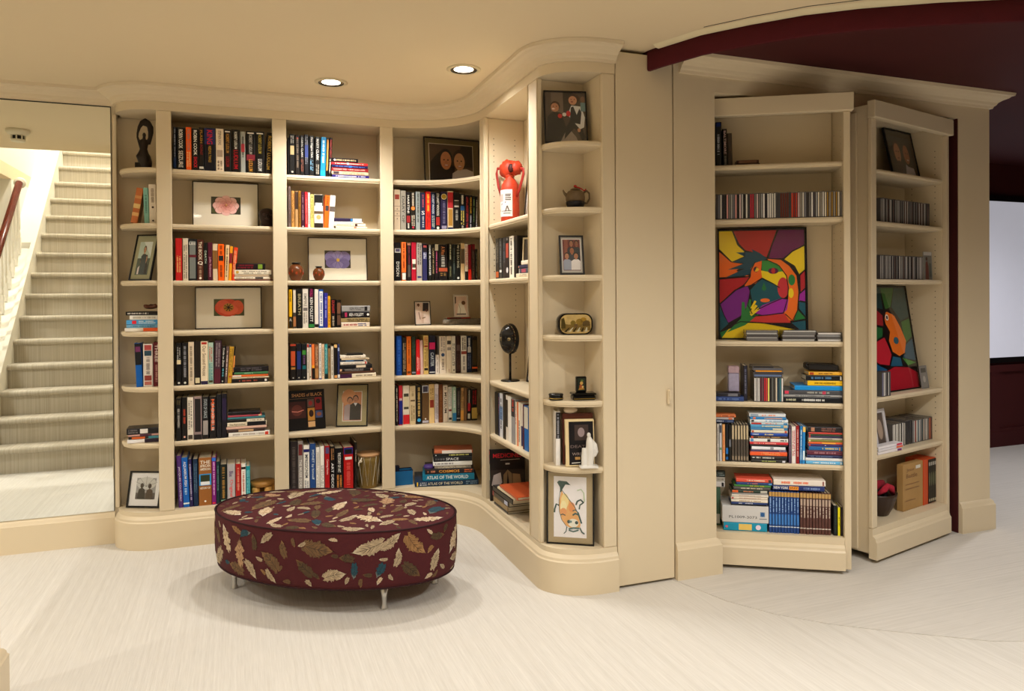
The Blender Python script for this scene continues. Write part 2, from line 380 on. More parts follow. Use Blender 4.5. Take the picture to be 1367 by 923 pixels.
recessed(-1.05, 0.3, 130, 'added recessed light high above the upper stairs', z=4.695, colour=(1.0, 0.97, 0.92))  # second stairwell lamp, added to brighten the stair's side wall
recessed(-1.05, 2.2, 110, 'recessed light high above the stair foot', z=4.695, colour=(1.0, 0.97, 0.92))
recessed(-2.75, 1.9, 45, 'recessed ceiling light in the hall beside the stair balusters', colour=(1.0, 0.97, 0.9))

# ------------------------------------------------------------------ built-in bookcase
bk = empty('built_in_bookcase', (0.4, YL, 0)); tag(bk, 'cream built-in bookcase wrapping the corner, with rounded open shelves at both ends', 'bookcase')
def bpart(b, name, auto=13):
    o = b.build(name, bk, auto=auto); o.location = (-0.4, -YL, 0); return o
A_L = arc(-0.407, YM - 0.012, 0.213, YM - 0.012 - YL, 180, 270)
A_C = arc(0.84, 3.832, XC - 0.84, YL - 3.832, 90, 0, 20)
A_R = arc(1.505, 3.065, 0.24, 0.165, 180, 270)
FACE = A_L + A_C + A_R + [(1.569, YW)]
b = MB(); sweep(b, FACE, [(-0.02, ZT), (0, ZT), (0, CEIL - 0.002), (-0.02, CEIL - 0.002)], TRIM); bpart(b, 'header')
b = MB(); sweep(b, FACE, [(o + 0.0005 if o == 0 else o, z - (0.001 if z == CEIL else 0)) for o, z in CROWN], TRIM); bpart(b, 'crown_moulding')
b = MB(); sweep(b, FACE, BASE[:-1] + [(0.0, 0.172), (0.0, ZS[6] - 0.0005), (-0.03, ZS[6] - 0.0005), (-0.03, 0)], TRIM); bpart(b, 'base_plinth')
z0, z1 = ZS[6], ZT
def bar(name, *a): bpart(MB().bbox(*a, TRIM, 0.003), name)
# upright stiles with the dividing panels behind them
for x0, x1 in ((-0.407, -0.334), (0.171, 0.246), (0.765, 0.84)):
    bar('stile', x0, x1, YL, YL + 0.022, z0, z1)
    bar('divider', (x0 + x1) / 2 - 0.012, (x0 + x1) / 2 + 0.012, YL + 0.022, YB, z0, z1)
bar('stile', -0.634, -0.615, YM - 0.03, YM - 0.008, z0, z1)
bar('stile', XC, XC + 0.022, 3.832, 3.967 - 0.06, z0, z1); bar('divider', XC + 0.022, XB, 3.85, 3.872, z0, z1)
bar('stile', XC, XC + 0.022, 3.065, 3.184, z0, z1); bar('divider', XC + 0.022, XB, 3.10, 3.124, z0, z1)
bar('stile', 1.505, 1.569, YW, YW + 0.022, z0, z1)
bar('divider', 1.545, 1.569, YW + 0.022, 3.1, z0, z1)
for y0, y1 in ((3.832, 3.838), (3.901, 3.907), (3.065, 3.071), (3.178, 3.184)): bar('bead', XC - 0.004, XC - 0.0003, y0, y1, z0 + 0.001, z1)
b = MB(); b.box(-0.64, 1.53, YB, YB + 0.018, z0, z1, TRIM); bpart(b, 'back_panel')
b = MB(); b.box(XB, XB + 0.018, 3.125, YB, z0, z1, TRIM); bpart(b, 'back_panel')
b = MB(); b.box(1.29, 1.505, 3.089, 3.0995, z0, z1, TRIM); bpart(b, 'back_panel')
b = MB(); b.box(1.505, 1.5445, YW + 0.0225, 3.0995, z0, z1, TRIM); bpart(b, 'side_panel')
b = MB(); b.prism([(-0.602, YB), (-0.602, YM)] + offset(FACE, -0.0205)[1:-1] + [(1.544, YW + 0.023), (1.544, 3.088), (1.53, 3.12), (1.53, YB)], ZT + 0.001, ZT + 0.018, TRIM); bpart(b, 'top_board')
def shelf(out, front, z, t=0.026):
    """front: indices of the moulded edge run; the edge is rounded by stepping it in at top and bottom"""
    b = MB(); n = len(out)
    def inset(d):
        r = []
        for i, p in enumerate(out):
            if front[0] <= i <= front[1]:
                a = Vector(out[max(i - 1, front[0])]); c2 = Vector(out[min(i + 1, front[1])]); t2 = (c2 - a).normalized()
                r.append((p[0] - t2.y * d, p[1] + t2.x * d))
            else: r.append(p)
        return r
    b.rings([(inset(0.006), z - t), (inset(0.006), z - t + 0.006), (inset(0.001), z - t + 0.009), (out, z - 0.008), (inset(0.002), z - 0.002), (inset(0.005), z)], TRIM)
    return b
g = 0.0006
for z in ZS[:6]:
    L = arc(-0.407, YM - 0.012, 0.195, YM - 0.012 - YL - 0.004, 180, 270)
    bpart(shelf(L + [(-0.3705, YL + 0.005), (-0.3705, YB)] + [(-0.602, YB)], (0, len(L) - 1), z), 'shelf')
    for x0, x1 in ((-0.358, 0.196), (0.221, 0.79)):
        xa, xb = x0 + g, x1 - g
        bpart(shelf([(xa, YL + 0.0228), (xb, YL + 0.0228), (xb, YB), (xa, YB)], (0, 1), z), 'shelf')
    cc = arc(0.84, 3.832, XC - 0.84 + 0.022, YL - 3.832 + 0.022, 88, 6, 18)
    bpart(shelf([(0.815, YL + 0.023)] + cc + [(XB, 3.874), (XB, YB), (0.815, YB)], (1, len(cc)), z), 'shelf')
    rr = arc(1.505, 3.065, 0.222, 0.158, 180, 270)
    bpart(shelf(rr + [(1.5045, 3.088), (1.284, 3.088)], (0, len(rr) - 1), z), 'shelf')
for z in (ZS[1], ZS[2], ZS[4], ZS[5]):
    bpart(shelf([(XC + 0.0228, 3.8495), (XC + 0.0228, 3.125), (XB, 3.125), (XB, 3.8495)], (0, 1), z), 'shelf')
bot = [(-0.602, YM)] + offset(FACE, -0.0305)[1:-1] + [(1.53, 2.935), (1.53, 3.11), (1.53, YB), (-0.633, YB)]
b = MB(); b.prism(bot, ZS[6] - 0.02, ZS[6], TRIM); bpart(b, 'bottom_shelf')
holes = MB(); HOLE = mat('2a1d10', 0.8)
for x in (XC + 0.06, XC + 0.185):
    for i in range(60):
        z = 0.30 + i * 0.032
        if z > 2.2 or min(abs(z - q) for q in ZS) < 0.03: continue
        holes.face([(x + 0.0028 * math.cos(t), 3.8494, z + 0.0028 * math.sin(t)) for t in [2 * PI * k / 8 for k in range(8)]], HOLE)
bpart(holes, 'peg_holes', None)['kind'] = 'stuff'

# ------------------------------------------------------------------ the two swung-open bookcase doors
DZ = [1.942, 1.680, 1.388, 1.091, 0.798, 0.506, 0.17]
def door(name, label, ox, oy, deg, w, zs, depth=0.235, rs=0.03):
    r = empty(name, (ox, oy, 0.0), math.radians(deg)); tag(r, label, 'bookcase door', 'swung-open bookcase doors')
    z0, z1 = 0.022, 2.24
    def P(n, *a): MB().bbox(*a, TRIM, 0.0025).build(n, r, auto=30)
    P('side_panel', 0.008, 0.028, 0.020, depth, z0 + 0.02, z1); P('side_panel', w - 0.028, w - 0.008, 0.020, depth, z0 + 0.02, z1)
    P('stop_strip', -0.004, 0.0075, 0.075, 0.14, z0 + 0.03, z1 - 0.03); P('stop_strip', w - 0.0075, w + 0.004, 0.075, 0.14, z0 + 0.03, z1 - 0.03)
    P('back_panel', 0.029, w - 0.029, depth - 0.012, depth, z0 + 0.02, z1)
    P('stile', 0, 0.044, 0, 0.0195, 0.172, 2.17); P('stile', w - rs, w, 0, 0.0195, z0, 2.17)
    P('header', -0.002, w + 0.012, -0.02, 0.0195, 2.171, 2.255)
    P('top_board', 0.029, w - 0.029, 0.02, depth - 0.013, 2.215, 2.235)
    b = MB(); sweep(b, [(0.0, 0.0), (w - rs - 0.001, 0.0)], [(0, z0), (0.022, z0), (0.022, 0.105), (0.016, 0.113), (0.013, 0.124), (0.004, 0.134), (0, 0.136), (0, 0.1695), (-0.019, 0.1695), (-0.019, z0)], TRIM); b.build('base_plinth', r, auto=13)
    P('bottom_board', 0.029, w - 0.029, 0.0005, depth - 0.013, 0.15, 0.17)
    for z in zs:
        shelf([(0.0290, 0.021), (w - 0.0290, 0.021), (w - 0.0290, depth - 0.0125), (0.0290, depth - 0.0125)], (0, 1), z, 0.024).build('shelf', r, auto=13)
    hb = MB()
    for y in (0.06, 0.185):
        for i in range(60):
            z = 0.27 + i * 0.032
            if z < 2.12 and min(abs(z - q) for q in zs) > 0.03:
                hb.face([(w - 0.0285, y + 0.0026 * math.cos(t), z + 0.0026 * math.sin(t)) for t in [2 * PI * k / 8 for k in range(8)]], HOLE)
    hb.build('peg_holes', r)['kind'] = 'stuff'
    return r
W1, A1 = 0.735, -30.7
o1 = (2.674 - W1 * math.cos(math.radians(A1)), 2.658 - W1 * math.sin(math.radians(A1)))
door('bookcase_door', 'cream pivoting bookcase door holding the colourful face painting', o1[0], o1[1], A1, W1, [DZ[0], DZ[1], DZ[3], DZ[4], DZ[5]])
W2, A2 = 0.768, 14.0
o2 = (2.874, 2.726)
door('bookcase_door', 'cream pivoting bookcase door holding the orange-figure painting and dark bowl', o2[0], o2[1], A2, W2, [DZ[0] - 0.008, DZ[1] - 0.004, DZ[2], DZ[4] + 0.002, DZ[5] + 0.006], rs=0.028)

# ------------------------------------------------------------------ flat prints and lettering
_tx = {}
def text_mesh(s, bold=0.0):
    key = (s, bold)
    if key not in _tx:
        cu = bpy.data.curves.new('t', 'FONT'); cu.body = s; cu.size = 1; cu.resolution_u = 2; cu.offset = bold
        ob = bpy.data.objects.new('t', cu); me = ob.to_mesh()
        vs = [tuple(v.co) for v in me.vertices]; fs = [tuple(p.vertices) for p in me.polygons]
        ob.to_mesh_clear(); bpy.data.objects.remove(ob); bpy.data.curves.remove(cu)
        xs = [v[0] for v in vs] or [0]; ys = [v[1] for v in vs] or [0]
        _tx[key] = (vs, fs, min(xs), max(xs), min(ys), max(ys))
    return _tx[key]
def put_text(mb, s, fn, L, Hh, mt, bold=0.01):
    """fit the text into a box L long and Hh high; fn maps box coordinates (centred) to 3-D"""
    vs, fs, x0, x1, y0, y1 = text_mesh(s, bold)
    k = Hh / max(y1 - y0, 1e-6); kx = min(L / max(x1 - x0, 1e-6), k * 1.6); k = min(k, kx * 1.7)
    mb.add([fn((v[0] - (x0 + x1) / 2) * kx, (v[1] - (y0 + y1) / 2) * k) for v in vs], fs, mt)

def picture(mb, shapes, w, h, z0=0.0, y0=0.0, rough=0.35, step=0.00025, k=1.0, x0=None):
    """shapes in 0..1 coordinates, drawn one over the other on the plane facing -y; x centred"""
    xo = -w / 2 if x0 is None else x0
    for n, sh in enumerate(shapes):
        y = y0 - step * n; t = sh[0]; mt = mat(sh[-1], rough, var=0.05, scale=40, k=k)
        Q = lambda a, b: (xo + a * w, y, z0 + b * h)
        if t == 'r': _, a, b, c, d, _c = sh; mb.face([Q(a, b), Q(c, b), Q(c, d), Q(a, d)], mt)
        elif t == 'e':
            _, cx, cy, rx, ry, _c = sh; mb.face([Q(cx + rx * math.cos(2 * PI * i / 18), cy + ry * math.sin(2 * PI * i / 18)) for i in range(18)], mt)
        elif t == 'p': mb.face([Q(a, b) for a, b in sh[1]], mt)
        elif t == 's':
            P = [Vector((a * w, b * h)) for a, b in sh[1]]; wd = sh[2] * w / 2; L = []; Rr = []
            for i, p in enumerate(P):
                d = (P[min(i + 1, len(P) - 1)] - P[max(i - 1, 0)]).normalized(); nn = Vector((-d.y, d.x)) * wd
                L.append(p + nn); Rr.append(p - nn)
            for i in range(len(P) - 1):
                mb.face([(xo + q.x, y, z0 + q.y) for q in (Rr[i], Rr[i + 1], L[i + 1], L[i])], mt)
        elif t == 't':
            _, cx, cy, L, Hh, s, _c = sh
            put_text(mb, s, lambda a, b: (xo + cx * w + a, y, z0 + cy * h + b), L * w, Hh * h, mt)
    return mb
def person_shapes(cx, top, hw, hh, skin, hair, cloth, aspect, long=False, collar=None):
    """head and shoulders in a photograph; hw, hh half head sizes"""
    cy = top - hh; out = [('p', [(cx - hw * 2.4, -0.0 + 0.02), (cx - hw * 2.3, cy - hh * 1.9), (cx - hw * 1.2, cy - hh * 1.3), (cx, cy - hh * 1.1), (cx + hw * 1.2, cy - hh * 1.3), (cx + hw * 2.3, cy - hh * 1.9), (cx + hw * 2.4, 0.02)], cloth)]
    out = [('p', [(min(max(a, 0.02), 0.98), max(b, 0.02)) for a, b in out[0][1]], cloth)]
    out.append(('e', cx, cy + hh * 0.18, hw * 1.22, hh * (1.35 if long else 1.1), hair))
    out.append(('r', cx - hw * 0.4, cy - hh * 1.3, cx + hw * 0.4, cy - hh * 0.6, skin))
    out.append(('e', cx, cy - hh * 0.1, hw * 0.95, hh * 0.98, skin))
    if collar: out.append(('p', [(cx - hw * 0.8, cy - hh * 1.25), (cx + hw * 0.8, cy - hh * 1.25), (cx, cy - hh * 2.3)], collar))
    out += [('e', cx - hw * 0.38, cy + hh * 0.05, hw * 0.13, hh * 0.08, '20140e'), ('e', cx + hw * 0.38, cy + hh * 0.05, hw * 0.13, hh * 0.08, '20140e'),
            ('e', cx, cy - hh * 0.5, hw * 0.38, hh * 0.1, '8c3a34'), ('p', [(cx, cy + hh * 0.0), (cx - hw * 0.13, cy - hh * 0.25), (cx + hw * 0.13, cy - hh * 0.25)], 'b07a5c')]
    return out

# ------------------------------------------------------------------ words for labels
NAMED = {'black': '0c0b0b', 'dark brown': '3a2318', 'brown': '6e4424', 'tan': 'b8905c', 'cream': 'dccfb4', 'white': 'ece8e0', 'grey': '8a8682', 'light grey': 'b4b0ac', 'dark grey': '46433f', 'navy': '141a3c',
         'blue': '1a4c9c', 'light blue': '5aa0d0', 'teal': '1d7f86', 'green': '2f7d48', 'dark green': '1c3426', 'red': 'c01c1c', 'maroon': '561420', 'orange': 'ee621c', 'yellow': 'e4bc30', 'purple': '4a2870', 'pink': 'd8a0a0', 'lilac': 'b8b0c8', 'olive': '7a7a30'}
def cname(h):
    c = [int(h[i:i + 2], 16) for i in (0, 2, 4)]
    return min(NAMED, key=lambda n: sum(wt * (c[i] - int(NAMED[n][2 * i:2 * i + 2], 16)) ** 2 for i, wt in ((0, 2), (1, 4), (2, 3))))
ORD = 'first second third fourth fifth sixth seventh eighth ninth tenth eleventh twelfth thirteenth fourteenth fifteenth sixteenth seventeenth eighteenth nineteenth twentieth'.split()
def ordw(n):
    if n <= 20: return ORD[n - 1]
    return str(n) + {1: 'st', 2: 'nd', 3: 'rd'}.get(n % 10 if n % 100 not in (11, 12, 13) else 0, 'th')

# ------------------------------------------------------------------ books
BK = 1.25      # jackets are paler than they look in the shade of the shelves
def book_mesh(w, h, dp, hexc, rough=0.32):
    t = 0.0022 if w > 0.012 else 0.0012; r = min(0.004, w * 0.3); mt = mat(hexc, rough, var=0.08, scale=25, k=BK)
    out = [(-w / 2, dp)] + [(-w / 2 + r - r * math.cos(a), r - r * math.sin(a)) for a in (0, PI / 4, PI / 2)] + [(w / 2 - r + r * math.sin(a), r - r * math.cos(a)) for a in (0, PI / 4, PI / 2)] + [(w / 2, dp)]
    inn = [(w / 2 - t, dp), (w / 2 - t, t + r * 0.5), (-w / 2 + t, t + r * 0.5), (-w / 2 + t, dp)]
    b = MB(); b.prism(out + inn, 0, h, mt)
    return b
def pages_mesh(w, h, dp):
    t = 0.0024 if w > 0.012 else 0.0014; g = 0.003 if h > 0.16 else 0.0015
    return MB().box(-w / 2 + t, w / 2 - t, 0.0045, dp - g, g, h - g, PAGES)
def spine_print(ops, w, h):
    lay = 0; out = []; let = MB()
    for op in ops:
        q = op.split(' ', 4); k, hx = q[0], q[1]; f0, f1 = float(q[2]), float(q[3]); y = -0.00035 - 0.00022 * lay; lay += 1
        mt = mat(hx, 0.4, var=0.05, scale=25, k=BK)
        z0, z1 = f0 * h, f1 * h
        b = let
        if k in 'bed': b = MB(); out.append(({'b': 'spine_band', 'e': 'spine_label', 'd': 'spine_emblem'}[k], b))
        if k == 'b': b.face([(-w * 0.47, y, z0), (w * 0.47, y, z0), (w * 0.47, y, z1), (-w * 0.47, y, z1)], mt)
        elif k == 'e': b.face([(-w * 0.36, y, z0), (w * 0.36, y, z0), (w * 0.36, y, z1), (-w * 0.36, y, z1)], mt)
        elif k == 'd': b.face([(f1 * w * math.cos(a), y, z0 + f1 * w * math.sin(a)) for a in [2 * PI * i / 14 for i in range(14)]], mt)
        elif k == 't': put_text(b, q[4], lambda a, c: (c, y, (z0 + z1) / 2 - a), z1 - z0, w * 0.5, mt)
        elif k == 'h':
            put_text(b, q[4], lambda a, c: (a, y, (z0 + z1) / 2 + c), w * 0.8, z1 - z0, mt)
        elif k == 'l':     # lettering too small to read: a run of uneven marks
            z = z1; rows = 1 if w < 0.016 else (2 if RNG.random() < 0.4 else 1)
            for rr in range(rows):
                z = z1; cx = 0 if rows == 1 else (-0.18 + 0.36 * rr) * w; hw = w * (0.2 if rows == 1 else 0.12)
                while z > z0:
                    dl = RNG.uniform(0.0022, 0.005)
                    if RNG.random() > 0.18:
                        s = hw * RNG.uniform(0.75, 1.05); b.face([(cx - s, y, z - dl * 0.72), (cx + s, y, z - dl * 0.72), (cx + s, y, z), (cx - s, y, z)], mt)
                    z -= dl
    if let.v: out.append(('spine_lettering', let))
    return out
NBOOK = [0]
def make_book(loc, rot, w, h, dp, hexc, ops, label, group, cat='book', name='book', pages=True):
    r = book_mesh(w, h, dp, hexc).build(name, None, loc=loc, rot=rot)
    tag(r, label, cat, group); NBOOK[0] += 1
    if pages: pages_mesh(w, h, dp).build('pages', r)
    if ops:
        for nm, sp in spine_print(ops, w, h): sp.build(nm, r)
    return r
def parse(line):
    head, _, ops = line.partition('|')
    return head.split(), [o.strip() for o in ops.split(';') if o.strip()]
def desc(hexc, ops):
    for o in ops:
        q = o.split(' ', 4)
        if q[0] in 'thl' and cname(q[1]) != cname(hexc): return '%s-lettered %s' % (cname(q[1]), cname(hexc))
    for o in ops:
        q = o.split(' ', 4)
        if cname(q[1]) != cname(hexc): return '%s-marked %s' % (cname(q[1]), cname(hexc))
    return cname(hexc)
def row(S, org, sc, z0, data, where, side, group, dp=0.15, cat='book', name='book', start=0, amin=None, amax=None):
    """upright books: x0 x1 top colour [lean] | prints; pixel measures in a zoomed crop of the photograph"""
    last = -9 if amin is None else amin; n = start; prev_lean = 0
    for line in data.strip().split('\n'):
        if not line.strip(): continue
        q, ops = parse(line); x0, x1, top = (float(a) for a in q[:3]); hx = q[3]; ln = float(q[4]) if len(q) > 4 else 0.0
        um = org[0] + (x0 + x1) / 2 / sc
        _, zt = S.at(um, org[1] + top / sc); h = max(zt - z0, 0.03)
        _, zb = S.at(um, 400); vm = 400 - (z0 + h / 2 - CAM_H) * 270
        a0, _ = S.at(org[0] + x0 / sc, vm); a1, _ = S.at(org[0] + x1 / sc, vm)
        lean = 0.0
        if ln: lean = math.atan2(ln / sc, (S.at(um, org[1] + top / sc)[1] - z0) * 270)
        tn = math.tan(lean) * h / 2
        bl, br = a0 - tn, a1 - tn
        if amax is not None: br = min(br, amax)
        if bl < last + 0.0005: bl = last + 0.0005
        if br < bl + 0.0085: br = bl + 0.0085
        w = (br - bl) * math.cos(lean) - 0.0006; h = h / max(math.cos(lean), 0.5) - w * abs(math.sin(lean))
        ab = (bl + br) / 2; last = br; n += 1
        loc = S.w(ab, RNG.uniform(0, 0.004), z0 + 0.0004 + w / 2 * abs(math.sin(lean)))
        make_book(loc, (0, lean, S.rz), w, h, min(dp, 0.72 * h), hx, ops, '%s %s, %s from %s, %s' % (desc(hx, ops), cat, ordw(n), side, where), group, cat, name)
def stack(S, org, sc, z0, data, where, group, cat='book', name='book', back=0.0, dpf=0.66, maxdp=0.19, yaw=0.0, jit=2.0, amax=None):
    """flat books listed from the top: x0 x1 y0 y1 colour | prints"""
    L = [l for l in data.strip().split('\n') if l.strip()]; z = z0; N = len(L)
    for i, line in enumerate(reversed(L)):
        q, ops = parse(line); x0, x1, y0, y1 = (float(a) for a in q[:4]); hx = q[4]
        um = org[0] + (x0 + x1) / 2 / sc; vb = org[1] + y1 / sc
        a0, zb = S.at(org[0] + x0 / sc, vb); a1, _ = S.at(org[0] + x1 / sc, vb)
        _, zt = S.at(um, org[1] + y0 / sc); _, zq = S.at(um, vb)
        th = max(zt - zq, 0.005)
        j = math.radians(RNG.uniform(-jit, jit)) + math.radians(yaw)
        if amax is not None: a1 = min(a1, amax)
        ln = (a1 - a0) / math.cos(j)
        am = (a0 + a1) / 2
        loc = S.w(am + ln / 2 * math.cos(j), back + ln / 2 * math.sin(j), z + th / 2 + 0.0003)
        k = N - i
        pos = 'top' if k == 1 else ('bottom' if k == N else ordw(k) + ' from top')
        make_book(loc, (0, -PI / 2, S.rz + j), th - 0.0004, ln, min(maxdp, dpf * ln), hx, ops, '%s %s, %s of flat stack, %s' % (desc(hx, ops), cat, pos, where), group, cat, name)
        z += th
    return z

def jewel_mesh(w, h, dp, hexc):
    b = MB(); b.box(-w / 2, w / 2, 0.0008, dp, 0, h, mat('5c5856', 0.15, var=0.05, k=1.0))
    b.box(-w * 0.36, w * 0.36, 0.0, 0.0007, 0.004, h - 0.004, mat(hexc, 0.25, var=0.1, scale=60, k=BK)); return b
def cds(S, a0, a1, z0, n, cols, where, group, h=0.124, dp=0.14, side='the hinge side', back=0.0):
    wd = (a1 - a0) / n
    for i in range(n):
        hx = cols[i % len(cols)] if len(cols) >= n else RNG.choice(cols)
        o = jewel_mesh(wd - 0.0012, h * RNG.uniform(0.985, 1.0), dp, hx).build('disc_case', loc=S.w(a0 + wd * (i + 0.5), back + RNG.uniform(0, 0.003), z0 + 0.0004), rot=(0, 0, S.rz))
        tag(o, '%s disc case, %s from %s, %s' % (cname(hx), ordw(i + 1), side, where), 'disc case', group)
def cdstack(S, org, sc, z0, x0, x1, n, cols, where, group, th=0.0104, back=0.0, amax=9):
    a0, _ = S.at(org[0] + x0 / sc, org[1]); a1, _ = S.at(org[0] + x1 / sc, org[1]); a1 = min(a1, amax - 0.0045)
    for i in range(n):
        hx = cols[i % len(cols)]; j = RNG.uniform(-0.004, 0.004)
        o = jewel_mesh(th - 0.0006, a1 - a0, 0.104, hx).build('disc_case', loc=S.w(a1 + j, back + RNG.uniform(0, 0.004), z0 + th * (i + 0.5) + 0.0004), rot=(0, -PI / 2, S.rz))
        tag(o, '%s disc case, %s from bottom of flat pile, %s' % (cname(hx), ordw(i + 1), where), 'disc case', group)

# ---------------------------------------------------------------- rows of the long bookcase
SL = Surf(0, YL + 0.034, 0)
SE = Surf(0, YL + 0.05, 0)
G1, G2, GC, GN = 'books in the rose-print bay', 'books in the violet-print bay', 'books in the curved corner bay', 'books in the narrow mask bay'
W1_ = lambda s: '%s shelf, rose-print bay' % s
O = (225, 160)
row(SL, (225, 160), 9.427, ZS[0], """
58 95 90 0c1226 | l 8a90a0 .3 .95; b 14284c .05 .28
98 207 95 0d0c0c | t e8e4dc .5 .95 ROBIN COOK; t d8d0c4 .05 .45 SEIZURE
215 287 92 f2581a | t 8a7a70 .45 .95 ROBIN COOK; l ffb070 .08 .42
293 378 110 0d0c0c | t e8e4dc .36 .96 ROBIN COOK; t d01c30 .06 .32 SHOCK
381 442 100 120d0b | t b8842c .62 .96 FLASH; t 8c1c1c .36 .6 POINT; b c0bcb0 .04 .09
446 589 105 10101a | b 232a58 .62 .99; t c0102c .62 .95 KING; t b08a34 .2 .58 NEEDFUL THINGS
593 694 112 dccab0 | t 6a5848 .62 .95 STEPHEN KING; e a8927c .34 .5; l 7a6450 .05 .25
698 786 125 100d0c | e d8d0c4 .94 .97; t b88434 .45 .9 ROBERT LUDLUM; t 8c1c1c .12 .36 LUDLUM
791 899 125 100d0c | t e0dcd0 .55 .95 ROBERT LUDLUM; t b01020 .08 .52 LUDLUM
904 966 148 9a9c94 | l 302c28 .35 .9; e a03038 .5 .7
974 1090 145 0f0d0c | e d8d0c4 .94 .97; t b8b0a4 .45 .92 ROBERT LUDLUM; b 7c2430 .3 .44; t c88c34 .04 .32 LUDLUM
1092 1206 150 0f0d0c | e d8d0c4 .94 .97; t b0983c .48 .92 ROBERT LUDLUM; t d0ccc4 .06 .34 LUDLUM
1208 1306 160 100d0b 34 | t c09a40 .1 .92 ROBERT LUDLUM
""", W1_('top'), 'mirror side', G1)
row(SL, (225, 310), 9.427, ZS[2], """
84 170 78 b4181a | l d8a060 .2 .6
177 246 78 cdbfa8 | l 6a5a4c .05 .85
248 356 88 16171a | e 6c706c .05 .95; b 5c1420 .56 .62; h c8c4bc .86 .92 LEE
358 440 95 4a2216 | t d8c8b0 .5 .95 THE BOOK; h e8e0d0 .38 .47 Q; l a08068 .1 .35; d e0d8c8 .06 .2
441 491 135 141210 | t a8b4a0 .35 .9 DEATH
492 552 130 4c1426 | t c890a0 .1 .62 Julie Robinson
548 618 148 c9b294 | b 7a5226 .32 .82
621 700 150 f25a0c | e 1c1a1c .54 .68; l 8c3408 .72 .95; l 8c3408 .1 .42
694 758 160 dcbc8c 20 | l 30201a .1 .9
746 800 178 e0941c 25 | b 7c1c24 .5 .8
788 856 190 d43c1a 38 | l f0b080 .2 .9
""", W1_('third'), 'mirror side', G1)
stack(SL, (225, 310), 9.427, ZS[2], """
848 1218 385 465 171214 | l 7c1c28 .4 .95; e 708c2c .1 .25
828 1295 470 532 d8cfbc | l 8a7c68 .15 .8; d c09a40 .92 .3
832 1270 534 558 b09a80 | 
826 1280 560 596 d4c8b4 | e 3c3430 .2 .42; l 8a7c68 .5 .95
840 1330 597 612 5c1a16 | 
""", W1_('third'), G1)
row(SL, (225, 445), 9.427, ZS[4], """
94 165 125 0e0d0f | l 9a9a98 .55 .9; e d8c8a0 .5 .6; d c8c8c0 .06 .2
166 246 125 0e0d0f | l 8a8a90 .2 .92; d c8c8c0 .06 .2
248 322 112 cbbaa0 | l 7a6c5c .1 .9
324 402 105 1d1712 | e c8bc98 .04 .16
404 497 105 dacaae | b 241c3c .0 .08; e a02018 .93 .98; t 7c6a54 .2 .9 Our Second House
494 566 120 9cb4a4 | l b04438 .55 .9; l 2c7888 .1 .5; e 3c3818 .04 .09
566 662 95 3c2430 18 | l 8c7c80 .4 .95; b 501828 .02 .35
648 712 165 111113 25 | t e8e4dc .45 .95 Code to Zero; l 60b0c0 .2 .4; d d8d4c8 .06 .2
698 752 170 5c4a48 30 | l d8c4bc .2 .9
738 812 170 be902c 34 | l 6c5418 .3 .95; d b03828 .18 .25
792 834 170 181210 34 | b d88840 .3 .75
""", W1_('fifth'), 'mirror side', G1)
stack(SL, (225, 445), 9.427, ZS[4], """
818 1260 400 466 141114 | l 5c5458 .2 .8
828 1250 468 502 3c7048 | l 8cb090 .4 .7
800 1255 503 530 d8602c | e d8d0c4 .75 .99
800 1265 530 552 c8b898 | l 8a6048 .1 .6
796 1250 554 605 181212 | l a04838 .3 .8; d d8d0c8 .06 .3
""", W1_('fifth'), G1)
row(SL, (225, 515), 9.427, ZS[5], """
92 163 160 100f10 | l a8a49c .3 .75; l 5c5030 .85 .95
166 234 150 110e0e | l b8402c .4 .72; d d8a090 .08 .2
236 314 150 d8cfc0 | l 6c6460 .25 .92; e 3c342c .02 .12
318 421 140 8c7876 | e 1c181a .5 .95; e 1c181a .18 .5; b 1c181a .0 .12
423 508 145 131214 | t a8b0b4 .5 .95 STATE OF GRACE; e 948c88 .1 .44
515 602 145 131113 | l c8c0bc .2 .95; t e0602c .16 .98 MANDELL
606 668 110 15161c | 
669 738 105 15131c | e 241838 .4 .9
""", W1_('sixth'), 'mirror side', G1)
stack(SL, (225, 515), 9.427, ZS[5], """
748 1150 300 345 141012 |
745 1175 346 370 a03c48 | e e0c890 .02 .1
742 1215 371 398 347078 |
745 1215 399 438 17130f | b d8ccb8 .02 .5; l 8a7c68 .1 .4
740 1235 440 492 d0c4ac | b 17161a .02 .5; t 7c6c58 .55 .95 The Revolution
728 1235 494 528 cfa898 |
736 1210 532 572 3c2c28 | e b0906c .3 .7
756 1275 574 630 dcd8d0 | l a89c94 .15 .9; e c8402c .04 .12
""", W1_('sixth'), G1)
